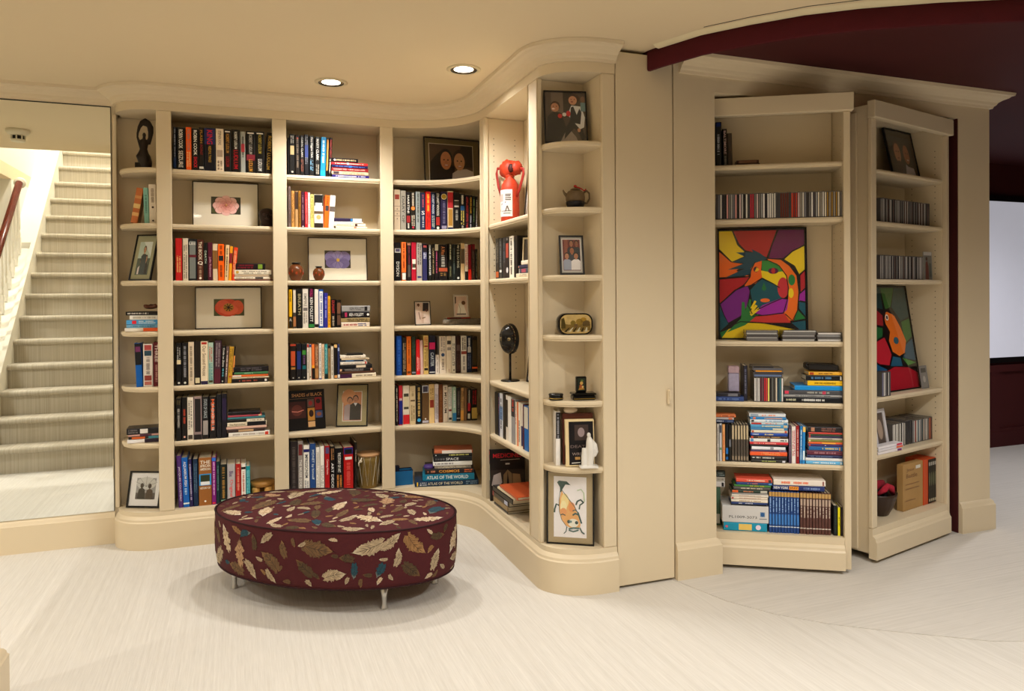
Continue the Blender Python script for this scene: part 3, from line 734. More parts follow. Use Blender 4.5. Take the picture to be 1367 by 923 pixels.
row(SL, (225, 595), 9.427, ZS[6], """
112 172 132 4e2a72 -26 | t dcd4e4 .12 .8 JACQUES COUSTEAU
174 254 152 0e5cb2 -26 | t e8ecf4 .42 .92 AQUARIUM FISH; l a8c8e8 .25 .38; b d8e4f4 .06 .09
257 304 176 221a4a -22 | l b0a8c8 .15 .9
310 374 172 0e2440 -10 | l 486880 .3 .9
382 545 155 8e5826 | h e8dccc .87 .94 THE; h e8dccc .8 .86 AFRICAN; h e8dccc .73 .79 AMERICAN; b 2a8ccc .42 .66; e 28301c .5 .64; e d8dce0 .43 .5; h e8dccc .34 .39 HISTORY OF; d e8e0d4 .09 .08
547 600 150 72126e | b 2a6ccc .92 .99; l d8a0d4 .2 .9; e d03030 .02 .05
602 650 205 122c30 | l 486c6c .3 .9
652 736 240 15201c | l a07838 .15 .95; e 6c9480 .04 .1
740 842 240 a8a4a6 | t d84848 .15 .6 Original; t 5c3c70 .68 .82 Blue
847 914 235 a4201e | l d88c74 .3 .9
918 976 235 e0dcd4 | b 1a1614 .86 .92; l b8705c .2 .8
978 1032 260 1c8490 | l 80c4c8 .1 .9
""", W1_('bottom'), 'mirror side', G1, dp=0.19)

W2_ = lambda s: '%s shelf, violet-print bay' % s
row(SL, (380, 170), 10.126, ZS[0], """
40 62 140 121012 |
64 138 95 121110 | e c0a878 .5 .72; l a8a49c .78 .97; d b8b0a4 .08 .2
141 205 105 1b1613 | l 7c6a58 .2 .9; d b8482c .92 .2
209 262 110 121112 | t c8c4bc .45 .95 CAROL CLARK; l 8c5040 .1 .4
264 326 100 131318 | l 7c7c88 .3 .95; e 2c3c80 .45 .75
331 400 115 121112 | t e0dcd4 .45 .97 Mary Higgins Clark; l 6ca0c0 .15 .4
408 478 130 121112 8 | t e0dcd4 .4 .95 MARY CLARK; l a8a090 .06 .3
486 558 130 1c84ba 22 | l d0e4f0 .35 .95; b 1494cc .02 .15
554 592 140 15110f 24 | e d88838 .15 .95
592 638 140 14100f 30 | l a83028 .5 .95; l c8c4b8 .1 .45
""", W2_('top'), 'mirror side', G2)
stack(SL, (380, 170), 10.126, ZS[0], """
642 992 400 454 17131c | l d8c090 .1 .85; d e8e0d0 .9 .25
632 1125 456 494 d42c30 | l f0c8c0 .1 .9; e f0e8e0 .52 .58
640 1125 496 532 16184a | l 5c6cb0 .1 .9; e 2c6cd0 .45 .53
634 1130 534 580 8c1c20 | l d8a098 .1 .95
636 1130 584 632 d8b898 | e 3c3038 .8 .95; l b07c5c .1 .7
642 1140 634 672 2c2068 | l c8c4e0 .1 .9
""", W2_('top'), G2)
row(SL, (380, 240), 10.126, ZS[1], """
48 84 90 76645e | l 40302c .1 .95
90 133 150 c48c4a | l 5c3414 .1 .95
139 181 155 b48c5c | b 3c2a20 .5 .98
184 221 150 8e6022 | l 4c3010 .1 .9
222 270 165 3a1a2c | l 8c6470 .2 .9; d c8c8d0 .03 .2
272 312 165 c02430 | l e87c78 .1 .9
314 347 175 d8d4cc | l 8c8884 .1 .9
348 394 200 cabc6a | d 3c3818 .92 .2; l 8c8038 .3 .85
396 522 200 dcd4c4 | b 15120f .66 .99; e e8e0d4 .5 .75; b 5c4834 .42 .5; b 282018 .0 .14; d c8a060 .32 .25
528 602 210 ec641c 30 | e 3c3434 .52 .68; l 8c3c10 .72 .95
604 680 210 dcd4c8 30 | b 5c5048 .5 .66
""", W2_('second'), 'mirror side', G2)
stack(SL, (380, 240), 10.126, ZS[1], """
668 1050 505 550 281e3c | b dcd8d0 .02 .34; e 2c7cb8 .35 .42
668 1060 552 574 dcd4c4 |
664 1095 576 620 dcd0bc | l a89880 .4 .9; e 4c2c24 .26 .34
690 1115 622 650 d8d0b8 | e a86c50 .34 .42
""", W2_('second'), G2)
row(SL, (380, 375), 10.126, ZS[3], """
58 102 120 e0aa10 | b 15120f .01 .3; h c8c4b8 .18 .26 A; l 705410 .7 .95
110 159 110 3c342e | e d0c4b0 .4 .97; e a86c40 .05 .3
163 238 105 131110 | t a89c78 .25 .95 BREATH
242 321 110 d4ccc0 | t 7c7468 .55 .88 EMPIRE; e 6c6460 .44 .52; l 8c8478 .12 .4
324 403 100 120f11 | t e0dcd4 .16 .76 KEN FOLLETT; t b02868 .78 .98 WORLD; b 2c7838 .02 .1
405 461 115 dcd4c8 | b 17130f .02 .1
463 526 118 1c4c9c | e e4e0dc .05 .95; l 2c4c9c .1 .9
528 584 165 2a2a86 6 | l 8c8cd4 .3 .9
580 622 208 e49c1c | l 8c5c10 .1 .9
624 692 250 141011 | t b03030 .5 .95 DUNANT; l b8a890 .08 .4
702 766 260 17120f | e 6c4834 .5 .9; e 5c4030 .1 .45
""", W2_('fourth'), 'mirror side', G2)
stack(SL, (380, 375), 10.126, ZS[3], """
772 1155 332 410 8e8c8a | t 1c1a1a .22 .72 KEN FOLLETT; e 1c1818 .1 .2
766 1150 412 496 171416 | t d8d4cc .22 .72 KEN FOLLETT; e a0284c .8 .88; d e0dcd4 .06 .2
762 1150 498 558 8e7a50 | l 2c2418 .1 .8
766 1150 562 630 d8c8b4 | l 982028 .45 .92; l 283878 .12 .42
""", W2_('fourth'), G2)
row(SL, (380, 450), 10.126, ZS[4], """
76 156 95 17120f | e b84824 .4 .8; b a83820 .94 .99; e a87434 .3 .36; d a8a498 .07 .12
159 230 95 131218 | e 1c2c6c .3 .8; d a8a498 .07 .12
232 300 95 121517 | e 388030 .7 .82; e 0c5c64 .3 .4; l 6c4870 .45 .68; d a8a498 .07 .12
303 330 95 d8d0c4 | b a83830 .9 .99; l 8c8478 .2 .8
332 366 105 cac0ac | b 1c2c6c .93 .99; d 2c2420 .08 .3
368 408 100 e07034 | b 17120f .01 .32; b e09c24 .33 .4
411 460 105 7c4c2c | b a87848 .05 .32; l d0a884 .4 .95
464 501 92 dcd8d0 | l 8c8880 .1 .95; b 2c3c8c .0 .03
503 541 100 d8b898 | l 8c6c50 .1 .9
543 586 100 2c8488 | b 101c1c .01 .15; l 90c4c4 .3 .9
588 624 110 947850 | b 17120f .9 .99; l 5c4428 .2 .8
626 666 130 d4ccbc | l 8c8474 .1 .9
670 714 100 17120f | b d8b070 .9 .99; b c88c50 .02 .1
716 748 100 26305c | b d0d0d0 .02 .12; e 8c9cc0 .8 .9
""", W2_('fifth'), 'mirror side', G2)
stack(SL, (380, 450), 10.126, ZS[4], """
838 1060 185 212 1a1612 |
752 1095 214 258 dcd0bc | l b8a490 .2 .9
768 1145 262 282 c8b494 |
752 1110 284 306 28384c | e c8c4bc .02 .12; e 5c7ca0 .5 .8
752 1115 308 350 dcd4c8 | e b84434 .02 .08; l b8a898 .2 .9
752 1180 354 402 171517 | e d0c0a8 .2 .5
742 1195 404 446 151315 | e b88460 .02 .08; e c8a080 .93 .99; l 8c8480 .3 .85
742 1220 448 478 4c2c1c |
738 1235 480 538 dccfb6 | b 3c1838 .66 .98; l 8c7c68 .1 .55
""", W2_('fifth'), G2)
row(SL, (380, 580), 10.126, ZS[6], """
76 178 100 2c2626 | l 5c5450 .1 .9
183 255 95 8e8884 | t e0dcd4 .05 .66 THE MUSEE D'ORSAY; e 6c2c2c .74 .94
259 341 150 e4e0d8 | b 1c2060 .86 .92; t 2c2c3c .35 .82 IMPRESSIONISM; l 8c8c94 .05 .3
345 424 130 24447c | t c8d4dc .3 .88 MONET by himself; e 3c8ca0 .04 .14
427 480 180 e0dcd4 | l a8a49c .1 .9
485 540 165 e0dcd4 | l 8c8c88 .1 .6
548 613 160 a0181c | t dcc8c0 .4 .72 Coming Home; e 4c4870 .84 .97
619 684 165 151312 | t f0ece4 .06 .68 ART DECO; l a8784c .7 .95
687 798 190 121012 | t e0dcd0 .45 .9 THE STORY OF ART; l c8803c .1 .4
801 932 175 ac1818 | b 24286c .84 .99; e 131214 .85 .95; e e0dcd8 .72 .78; l d05048 .1 .65
946 982 110 1d1712 10 | t b8a890 .5 .95 THE PAST
""", W2_('bottom'), 'mirror side', G2, dp=0.19)

# ---------------------------------------------------------------- curved corner bay
SC_ = Surf(0, YL + 0.05, 0)
WC_ = lambda s: '%s shelf, curved corner bay' % s
row(SC_, (520, 245), 10.936, ZS[1], """
66 156 90 dac8ae | e a03c2c .76 .88; b b8a48c .58 .6; b b8a48c .46 .48; b b8a48c .34 .36; d 2c2420 .52 .08; d 2c2420 .4 .08; d 2c2420 .28 .08
160 241 105 908a7e | t 3c3834 .1 .95 DIARY OF
244 305 125 141112 | t d8d4cc .42 .95 MARTINI; b 8c1c20 .2 .38; l c8c4b8 .04 .18
307 381 130 17130f | d e87c34 .58 .4; l c8bca8 .65 .98; l c8bca8 .12 .4; d b02840 .08 .22
385 450 120 8c9494 | l 3c4040 .2 .95
454 522 135 182444 | l a04858 .6 .95; h d8d4d0 .42 .52 S; l a8acb8 .1 .38
526 605 118 d81f18 | l e8b838 .5 .95; l 8c1410 .1 .45
607 668 135 16264c | t d8dce0 .45 .95 STUART WOODS; l a8b0a0 .1 .4
671 742 130 141112 | t e4e0d8 .4 .97 STUART WOODS; e 9c2420 .15 .36; d c8d0c4 .08 .28
746 846 125 201a3c | d dcd0a0 .88 .42; d a88c2c .88 .34; l 6c6484 .2 .75; e 8c88a0 .06 .14
848 932 112 d4bc98 | b b02830 .58 .97; e a87c38 .14 .55; b 18244c .03 .1
934 1024 130 171516 | e c4bcb0 .62 .8; e 3c3834 .66 .78; l a8a49c .3 .55
1027 1106 150 151517 | l e0dcd0 .7 .96; e 2c5c98 .56 .68; l d8c468 .2 .55; l a8a49c .03 .16
1108 1160 170 15121a 6 | l a83434 .1 .95
1162 1212 172 15141a 8 | t d8a838 .5 .95 GRISHAM; l a8a8b8 .05 .45
1214 1252 180 141814 10 | l 6c8c60 .3 .9
1255 1288 190 161314 10 | l c8c4c0 .1 .9
""", WC_('second'), 'violet-print side', GC)
row(SC_, (520, 315), 10.936, ZS[2], """
76 166 100 131113 | b d4d0c8 .74 .85; e 4c4460 .76 .84; t e8e4dc .12 .5 DYSON
176 246 92 fc6c2c | l 7c2c10 .3 .97; b 17130f .02 .22; e d8d4cc .03 .2
258 315 100 1c1214 | b a0684c .93 .99; e 4c4440 .1 .42; l 6c2434 .45 .9
322 391 95 a8142c | e d8d4c0 .3 .56; e 3c4030 .34 .44
396 478 100 a49c94 | l 2c2824 .42 .96; e 1c2860 .08 .12
486 552 118 2e2e5a | b 17141c .78 .99; l d0d4e0 .6 .76; e b04c4c .9 .96
564 616 128 111311 | t e4e4e0 .15 .98 DIANE McWHORTER
618 662 130 14110e | t a8946c .15 .95 CARRY ME HOME
664 715 118 151114 | b d4ccb8 .82 .99; l a8486c .2 .8
717 850 130 161214 | t c88050 .72 .95 A Man; l a8a498 .4 .7; b a0482c .26 .36; l 8c6c3c .14 .22
862 916 115 141511 | l c8ccb0 .55 .97; l 6c6c50 .1 .4
919 968 125 1a2020 | l 4c5854 .2 .9
969 1036 125 131413 | t c0bca8 .36 .98 W E B DU BOIS; d c8c8c0 .08 .25
1040 1098 108 d0b488 | b 5c4c3c .46 .85
1100 1150 120 e0dad0 | b 17130f .01 .26; l b0484c .4 .95
1150 1198 130 781420 | b e02818 .02 .32
1200 1250 120 3c2420 | b 641018 .85 .99; l 5c4c44 .1 .8
1252 1288 195 141312 | l 6c6c58 .1 .9
""", WC_('third'), 'violet-print side', GC)
row(SC_, (520, 440), 10.936, ZS[4], """
101 184 95 0c4298 | l 2c6cc0 .1 .9
188 251 120 171410 | l a08464 .1 .85
253 321 105 cc6018 | l 8c3c10 .3 .9; e 5c2c14 .04 .1
325 388 108 18261c | l 38503c .5 .95; b 7c8490 .04 .08
392 450 150 cc1c20 | l f0a8a0 .1 .5
452 494 160 cca8a0 -12 | 
500 575 88 ccae68 | l a8301c .78 .95; e 9c2818 .7 .74; l 6c5420 .2 .66; e 1c1814 .1 .16
580 672 90 14182c | b c01c5c .64 .82; t a8b0b4 .2 .56 CARTER; b d0d4d8 .04 .06
676 731 375 d8d0c8 | l a89c94 .1 .9
734 832 100 d4c8b8 | l 8c8078 .6 .97; d 2c4870 .5 .26; l 8c8078 .1 .4
835 912 100 d8ccb8 | e 3c3834 .78 .88; e 8c847c .62 .7; l c09c88 .04 .1
914 969 98 e0dacc | l 17130f .2 .8; d 3c342c .08 .2
972 1043 95 301c18 | e 5c4844 .6 .76; l 4c3430 .05 .5
1046 1130 92 e4dcd2 | l 1c1818 .62 .95; b 8c4038 .5 .58; l 8c8480 .06 .45
1134 1202 100 18233c | l d8d8dc .7 .95; e b8b4b0 .55 .7; l 5c6884 .1 .5
1204 1288 105 17120f | e 3c3018 .2 .9; b d85c20 .1 .15
""", WC_('fifth'), 'violet-print side', GC)
row(SC_, (520, 505), 10.936, ZS[5], """
92 132 120 171411 | l c8c0ac .1 .95
140 195 110 bc2430 | b 16207c .02 .62; e c8acac .62 .68
198 296 112 d8ccb8 | e 3c3c30 .4 .8; e c8bc98 .46 .72; b c01c24 .02 .26
298 386 118 c8b48e | l 8c7850 .7 .85; e 5c4830 .6 .64; l 8c7850 .1 .5
390 476 110 121114 | l c8a860 .2 .95; d 3c9cd0 .1 .3
479 578 105 60462a | b b8bcc8 .8 .99; e 3c3848 .82 .97; d e0dcd4 .12 .12; b a8a4b0 .02 .08
581 661 92 d2b47e | l 8c6c30 .5 .9; e 8c3020 .4 .6
665 722 90 c8c0c4 | l 8c8490 .1 .75; b e0d8dc .9 .99
725 784 95 6e3c1c | l 8c5c34 .1 .9
787 857 108 d8ccc0 | t 2c2820 .24 .82 MUSEUM; l 8c847c .88 .96
863 919 130 dcd8d0 | e 6c2428 .3 .36; l a8a8a8 .45 .95; e 1c1c20 .06 .12
921 980 130 a0c0b0 | b 2878b0 .02 .25; l e8f0ec .4 .9
983 1042 140 282426 8 | l 6c6460 .2 .9; b c8c8c8 .08 .1
1044 1092 145 b89060 12 | b e0a04c .02 .32; l 6c5030 .4 .9
1095 1138 150 7c5c40 12 |
1140 1192 155 1a1514 12 | l b8b4a8 .5 .95; e a82430 .3 .55; e c8c4b0 .06 .22
1200 1286 160 151311 | l a8242c .5 .95; b b89c50 .05 .4
""", WC_('sixth'), 'violet-print side', GC)
SK = Surf(1.07, 4.20, -13)
stack(SK, (520, 580), 10.256, ZS[6], """
612 1140 222 268 b06040 | b d4ccc4 .03 .8
592 1130 270 312 131312 | l d8d878 .1 .6; d c8ccd0 .92 .2
604 1130 314 382 16161a | t d0d0d0 .35 .68 SPACE; l 6c6c70 .72 .95
596 1130 384 440 dcdcd8 | l 5c5860 .45 .95
616 1118 442 482 7c7468 | l c8c0a8 .1 .9
488 1158 486 556 241c1c | t f0a040 .3 .72 COSMOS; l d86c3c .05 .2; l c88060 .8 .95
452 1162 558 650 0d6a88 | t d8dcd8 .12 .92 ATLAS OF THE WORLD
348 1220 652 726 0c2c48 | e d8b030 .95 .97; l d0d4d8 .82 .93; t c0b8a0 .25 .8 ATLAS OF THE WORLD; l 6c8498 .03 .2
""", WC_('bottom'), GC, maxdp=0.26, jit=1.0)

# ---------------------------------------------------------------- narrow bay (spines face along -x)
SN = Surf(XC + 0.055, 0, -90)
SN2 = Surf(XC + 0.058, 0, -90)
SN3 = Surf(XC + 0.046, 0, -90)
row(SN2, (640, 305), 11.53, ZS[2], """
244 300 155 17120f | e b05428 .04 .18; l 6c6458 .4 .9
302 346 155 2c2c2c | e d8d4d0 .16 .22; l 6c7070 .3 .95
348 400 140 17151a | l 4c5058 .4 .95
402 453 135 151315 | h c8c8c8 .92 .97 IV; e a04434 .5 .85; d c8c8c8 .2 .3
456 523 120 dcd4c4 | l 1c1818 .1 .95
527 582 115 121010 |
""", 'third shelf, narrow mask bay', 'peg-hole side', GN)
SNs = Surf(XC + 0.05, 0, -90)
stack(SNs, (640, 305), 11.53, ZS[2], """
640 830 482 552 d8ccb8 |
604 830 556 606 282c44 | d d8884c .95 .3
604 830 610 688 3c4858 | b b0a89c .94 .99; e a04858 .5 .8
576 830 692 756 ccc0a8 | l 8c7c6c .4 .8
""", 'third shelf, narrow mask bay', GN, maxdp=0.068)
row(SN3, (640, 510), 8.387, ZS[5], """
166 205 120 17130f |
206 221 125 242c50 | l a05c68 .5 .9
223 258 130 c8ccd4 | b 6c90c0 .4 .7; l 2c3848 .2 .9
260 291 135 17140f |
293 317 150 d8d0c4 | b 1c1814 .3 .9
319 353 165 e0dcd4 |
356 396 190 8c8c8e | b 2c2c30 .6 .98; l c84838 .7 .98
398 412 228 dcd4c4 | l c84034 .5 .9
414 430 230 d86c2c |
432 458 235 dcd4c4 | l 5c5450 .1 .6
460 480 250 d4ccc0 | b 2c2c58 .05 .5
482 496 255 4c1c2c |
498 545 275 1c60a8 | b c8c4b8 .5 .98
548 574 285 1c9c6c |
""", 'sixth shelf, narrow mask bay', 'peg-hole side', GN)

# ---------------------------------------------------------------- rounded end by the mirror
WE = lambda s: '%s shelf, rounded end by mirror' % s
GE = 'books on the rounded end by the mirror'
row(SE, (150, 230), 6.16, ZS[1], """
172 232 125 b4683a 52 | b d0a468 .2 .3; b d8b878 .42 .55; b c89058 .7 .78
256 298 128 80b4a8 -8 | l 4c7c74 .3 .8
300 362 100 ddd2c2 -6 | d 3c2c24 .42 .16; d 3c2c24 .08 .14; l a89884 .55 .9
366 386 100 8c8c84 |
""", WE('second'), 'mirror', GE, dp=0.12)
stack(SE, (150, 390), 4.395, ZS[3], """
78 289 112 134 1a1818 | l d0ccc4 .35 .95
102 289 136 163 d8d4cc | l a8a090 .2 .9
82 289 165 192 4c98cc | e d0202c .72 .84; l d0e0ec .2 .65
82 289 194 214 6ca0c0 | l 3c6c8c .2 .9
72 289 217 238 dcd4c8 | b e8602c .02 .5
""", WE('fourth'), GE, maxdp=0.12)
row(SE, (150, 390), 4.395, ZS[4], """
134 174 300 0c56a8 -10 | b 15171c .5 .99; e 6c2c5c .8 .92
178 238 305 dcd4cc | e b04848 .85 .97; e 2c4858 .72 .84; e b86c60 .04 .12; e 8c3c34 .14 .26; l 8c8480 .3 .68
241 276 295 5c1a22 | t dccac0 .55 .95 THREE; l a87870 .1 .5
""", WE('fifth'), 'mirror', GE, dp=0.12)
stack(SE, (150, 390), 4.395, ZS[5], """
84 289 788 824 201e20 | e dcd8d4 .4 .62; l 6c6868 .7 .95
92 289 826 838 b88c84 | b 4c2c3c .3 .65
94 289 839 855 1c1814 | e c85c28 .5 .9; b 3c7c8c .05 .4
88 289 856 879 dcd8d8 | b 2c2030 .05 .5
""", WE('sixth'), GE, maxdp=0.12)
# rounded end by the plain door
SR = Surf(1.40, 2.99, -14)
row(SR, (715, 480), 5.77, ZS[5], """
155 192 405 dcd8d4 | b 1a1818 .5 .99; l 8c8c94 .5 .95
""", 'sixth shelf, rounded end by plain door', 'peg-hole side', 'books on the rounded end by the plain door', dp=0.07)

# ------------------------------------------------------------------ framed pictures
def zpt(u, v, z):
    d = ray(u, v); k = (z - CAM_H) / d[2]; return (d[0] * k, d[1] * k)
def frame(name, label, cat, S, u0, u1, vt, z0, tilt, bd, fcol, mount, mb, shapes, depth=0.012, group=None, inner=None, glass=True, w=None, h=None, b=0.0):
    vb = 400 - (z0 - CAM_H) * 270
    a0, _ = S.at(u0, vb); a1, _ = S.at(u1, vb); um = (u0 + u1) / 2
    t = math.radians(tilt)
    if h is None: h = (S.at(um, vt)[1] - z0) / math.cos(t) * (1 + 0.02 * math.sin(t))
    w = w or (a1 - a0)
    r = MB(); fm = mat(fcol, 0.35, var=0.05)
    r.box(-w / 2, w / 2, 0, depth, 0, bd, fm); r.box(-w / 2, w / 2, 0, depth, h - bd, h, fm)
    r.box(-w / 2, -w / 2 + bd, 0, depth, bd, h - bd, fm); r.box(w / 2 - bd, w / 2, 0, depth, bd, h - bd, fm)
    o = r.build(name, None, loc=S.w((a0 + a1) / 2, b, z0 + 0.0005 + depth * abs(math.sin(t)) * 0), rot=(-t, 0, S.rz)); tag(o, label, cat, group)
    o.location.z += depth * math.sin(t)
    MB().box(-w / 2 + bd * 0.6, w / 2 - bd * 0.6, depth * 0.62, depth - 0.0004, bd * 0.6, h - bd * 0.6, mat('3a3026', 0.8)).build('backing_board', o)
    iw, ih = w - 2 * bd, h - 2 * bd
    if mount:
        MB().box(-iw / 2 + 0.0003, iw / 2 - 0.0003, depth * 0.5, depth * 0.6, bd + 0.0003, h - bd - 0.0003, mat(mount, 0.8, var=0.03)).build('mount', o)
    ml, mbm, mr, mt_ = mb
    pw, ph = iw * (1 - ml - mr), ih * (1 - mbm - mt_)
    if inner:
        MB().box(-iw / 2 + iw * ml - 0.004, -iw / 2 + iw * ml + pw + 0.004, depth * 0.46, depth * 0.495, bd + ih * mbm - 0.004, bd + ih * mbm + ph + 0.004, mat(inner, 0.5)).build('mount_edge', o)
    p = MB(); picture(p, shapes, pw, ph, z0=bd + ih * mbm, y0=depth * 0.45, x0=-iw / 2 + iw * ml, step=min(0.0002, depth * 0.22 / max(len(shapes), 1)), k=1.5 if cat == 'painting' else 1.15)
    p.build('photograph' if cat != 'painting' else 'canvas_print', o)
    if glass: MB().box(-iw / 2 + 0.0003, iw / 2 - 0.0003, 0.0012, 0.0022, bd + 0.0003, h - bd - 0.0003, GLASS).build('glass_pane', o)
    return o
def petals(cx, cy, n, r, rr, c, asp=1.0, off=0.0):
    out = []
    for i in range(n):
        a = off + 2 * PI * i / n
        out.append(('e', cx + r * math.cos(a), cy + r * asp * math.sin(a), rr, rr * asp, c))
    return out
FP = 'framed flower prints'
SF = Surf(0, YL + 0.15, 0)
def bloom(cx, cy, layers, asp):
    out = []
    for n_, r, rr, c, dk, off in layers:
        for i in range(n_):
            a = off + 2 * PI * i / n_; x, y = cx + r * math.cos(a), cy + r * asp * math.sin(a)
            out += [('e', x, y, rr, rr * asp, dk), ('e', x + 0.012 * math.cos(a), y + 0.015 * asp * math.sin(a), rr * 0.9, rr * asp * 0.9, c)]
    return out
rose = [('r', 0, 0, 1, 1, '24281c'), ('e', .15, .2, .14, .2, '3c4828'), ('e', .5, .48, .43, .46, 'c88c86')] + bloom(.5, .5, [(8, .28, .17, 'e8bab4', 'b87870', 0), (7, .2, .15, 'e2a8a0', 'b0706a', .4), (6, .13, .11, 'd8948c', 'a05c58', .1), (5, .07, .07, 'cc8078', '984c48', .6)], 1.3) + [('e', .5, .5, .05, .07, 'a85c40'), ('e', .52, .54, .03, .04, 'd8a860')]
frame('framed_print', 'framed pink rose print with wide cream mount', 'framed print', SF, 256.8, 345.4, 243.0, ZS[1], 5, 0.005, '3a2c1c', 'efe6d2', (.27, .28, .27, .32), rose, group=FP)
poppy = [('r', 0, 0, 1, 1, '4c5030'), ('e', .45, .48, .42, .52, 'c8442c'), ('e', .78, .5, .2, .42, 'd05838'), ('e', .3, .55, .24, .4, 'd4583c'), ('e', .5, .35, .3, .3, 'dc6444'), ('e', .48, .5, .17, .24, 'b07c2c')] + \
        [('s', [(.48, .5), (.48 + .15 * math.cos(a), .5 + .24 * math.sin(a))], .025, '241c18') for a in [i * PI / 4 + .3 for i in range(8)]]
frame('framed_print', 'framed orange-red poppy print with wide cream mount', 'framed print', SF, 260.4, 349.7, 383.5, ZS[3], 5, 0.005, '2c2018', 'efe6d2', (.27, .30, .26, .28), poppy, group=FP)
violet = [('r', 0, 0, 1, 1, '35302c'), ('e', .25, .62, .25, .34, '8c80b8'), ('e', .74, .62, .25, .34, '8478b0'), ('e', .3, .3, .26, .3, '786ca4'), ('e', .7, .28, .26, .3, '7468a0'), ('e', .5, .2, .2, .22, '8c80b4'), ('e', .5, .72, .2, .26, '988cc0')] + \
        [('s', [(.5, .45), (.5 + .36 * math.cos(a), .45 + .42 * math.sin(a))], .012, '5c5088') for a in [i * PI / 5 for i in range(10)]] + [('e', .51, .46, .06, .1, 'd8b04c')]
frame('framed_print', 'framed violet flower print with wide cream mount behind two vases', 'framed print', SF, 411.7, 491, 317.5, ZS[2], 5, 0.005, '3a2c20', 'efe6d2', (.27, .29, .28, .29), violet, group=FP)

GP = 'framed family photographs'
def P(*a, **k): return person_shapes(*a, **k)
# rounded end by the mirror
frame('framed_photo', 'black framed photo with green mount on the mirror end, third shelf', 'photo frame', Surf(-0.50, 4.335, -30), 171, 200, 313, ZS[2], 17, 0.006, '14120f', 'b4b494', (.18, .1, .18, .14),  # mount and picture paled to imitate a reflection on the glass
      [('r', 0, 0, 1, 1, 'c0d4cc'), ('r', 0, 0, 1, .5, '4c5c50'), ('p', [(.3, 1), (1, 1), (1, .55)], 'e4f0ec')] + P(.35, .5, .09, .1, 'c89878', '3c2418', 'e0d8dc', 1) + P(.7, .58, .09, .1, 'c89878', '2c1c14', '24262c', 1) + P(.5, .85, .09, .1, 'c89878', '3c2418', '38484c', 1), group=GP)
frame('framed_photo', 'black framed photo of two silhouettes with wide white mount, bottom shelf', 'photo frame', Surf(-0.485, 4.335, -24), 168, 212, 633, ZS[6], 14, 0.009, '0e0c0c', 'e4e2e0', (.2, .2, .14, .16),
      [('r', 0, 0, 1, 1, '8c8c8c'), ('r', 0, 0, 1, .3, '4c4644'), ('e', .5, .75, .5, .3, 'b8b8b4')] + [('s', [(.5, .6), (.5 + .6 * math.cos(a), .6 + .5 * math.sin(a))], .012, '3c3c3c') for a in (0.4, 0.9, 1.57, 2.2, 2.7)] +
      [('p', [(.1, 0), (.14, .45), (.3, .55), (.46, .45), (.5, 0)], '1c1614'), ('e', .3, .64, .09, .12, '241a18'), ('p', [(.52, 0), (.56, .42), (.7, .5), (.86, .42), (.92, 0)], '38281c'), ('e', .7, .62, .09, .12, '2c1c18')], group=GP)
# violet bay couple
frame('framed_photo', 'black framed photo of a couple with sage mount, violet-print bay', 'photo frame', Surf(0.62, YL + 0.10, -16), 448.5, 490.5, 516, ZS[5], 16, 0.006, '100e0c', 'a89c74', (.19, .12, .19, .17),
      [('r', 0, 0, 1, 1, 'c08058'), ('e', .3, .8, .4, .3, 'cc9064')] + P(.36, .8, .13, .105, 'b8805c', '2c1c14', 'a8989c', 1) + P(.68, .86, .13, .11, 'b07858', '1c1410', '2c2824', 1, collar='d8d8dc'), group=GP, inner='e8e4dc')
# corner bay, two smiling heads
frame('framed_photo', 'dark framed photo of two smiling heads cheek to cheek, curved corner bay', 'photo frame', Surf(1.1, YL + 0.13, 3), 567.3, 642, 184.5, ZS[0], 5, 0.006, '1c140c', '6c5c38', (.08, .07, .12, .12),
      [('r', 0, 0, 1, 1, '4c3828'), ('r', .72, .4, 1, 1, '1c1614'), ('p', [(0, 0), (.02, .5), (.15, .7), (.3, .85), (.45, .8), (.55, .5), (.6, 0)], '120e0c'), ('p', [(.5, 0), (.52, .22), (.65, .33), (.85, .36), (1, .3), (1, 0)], 'b8aca0')] +
      [('e', .37, .6, .16, .29, '1a1210'), ('e', .375, .56, .125, .25, 'b87850'), ('e', .69, .62, .16, .27, '2c1c14'), ('e', .685, .55, .125, .24, 'c08c64'), ('e', .33, .58, .02, .02, '2c1810'), ('e', .42, .58, .02, .02, '2c1810'), ('e', .64, .57, .02, .02, '2c1810'), ('e', .73, .57, .02, .02, '2c1810'),
       ('e', .38, .43, .05, .022, '8c4438'), ('e', .38, .435, .04, .012, 'e0d4c8'), ('e', .69, .42, .05, .022, '9c5044'), ('e', .69, .425, .04, .012, 'e0d4c8'), ('p', [(.375, .56), (.355, .5), (.395, .5)], 'a0643c'), ('p', [(.685, .55), (.665, .49), (.705, .49)], 'a87850')], group=GP, inner='d8c8a8')
small = lambda c: [('r', 0, 0, 1, 1, 'c8ac98')] + c
frame('framed_photo', 'small white bordered photo of a seated family on bare shelf, corner bay', 'photo frame', Surf(1.0, YL + 0.10, 0), 554.5, 576, 403, ZS[3], 10, 0.004, '2c2018', 'd8ccbc', (.06, .04, .06, .04),
      small([('p', [(.5, .6), (.55, 1), (1, 1), (.95, .6)], '241c1c')] + P(.2, .95, .08, .06, '5c3828', '2c1814', 'd0b8a8', 1) + P(.8, .7, .1, .06, '4c2c20', '2c1410', 'd8c4b8', 1) + [('s', [(.2, .55), (.3, .2)], .06, '7c5c4c'), ('s', [(.45, .25), (.7, .3)], .05, '6c4c34')]), group=GP, glass=False)
st_b = MB(); STONE = mat('7c7264', 0.85, var=0.5, scale=60, bump=0.6)
SB = Surf(1.16, YL + 0.055, 2)
a0, _ = SB.at(591.5, 430); a1, _ = SB.at(646, 430)
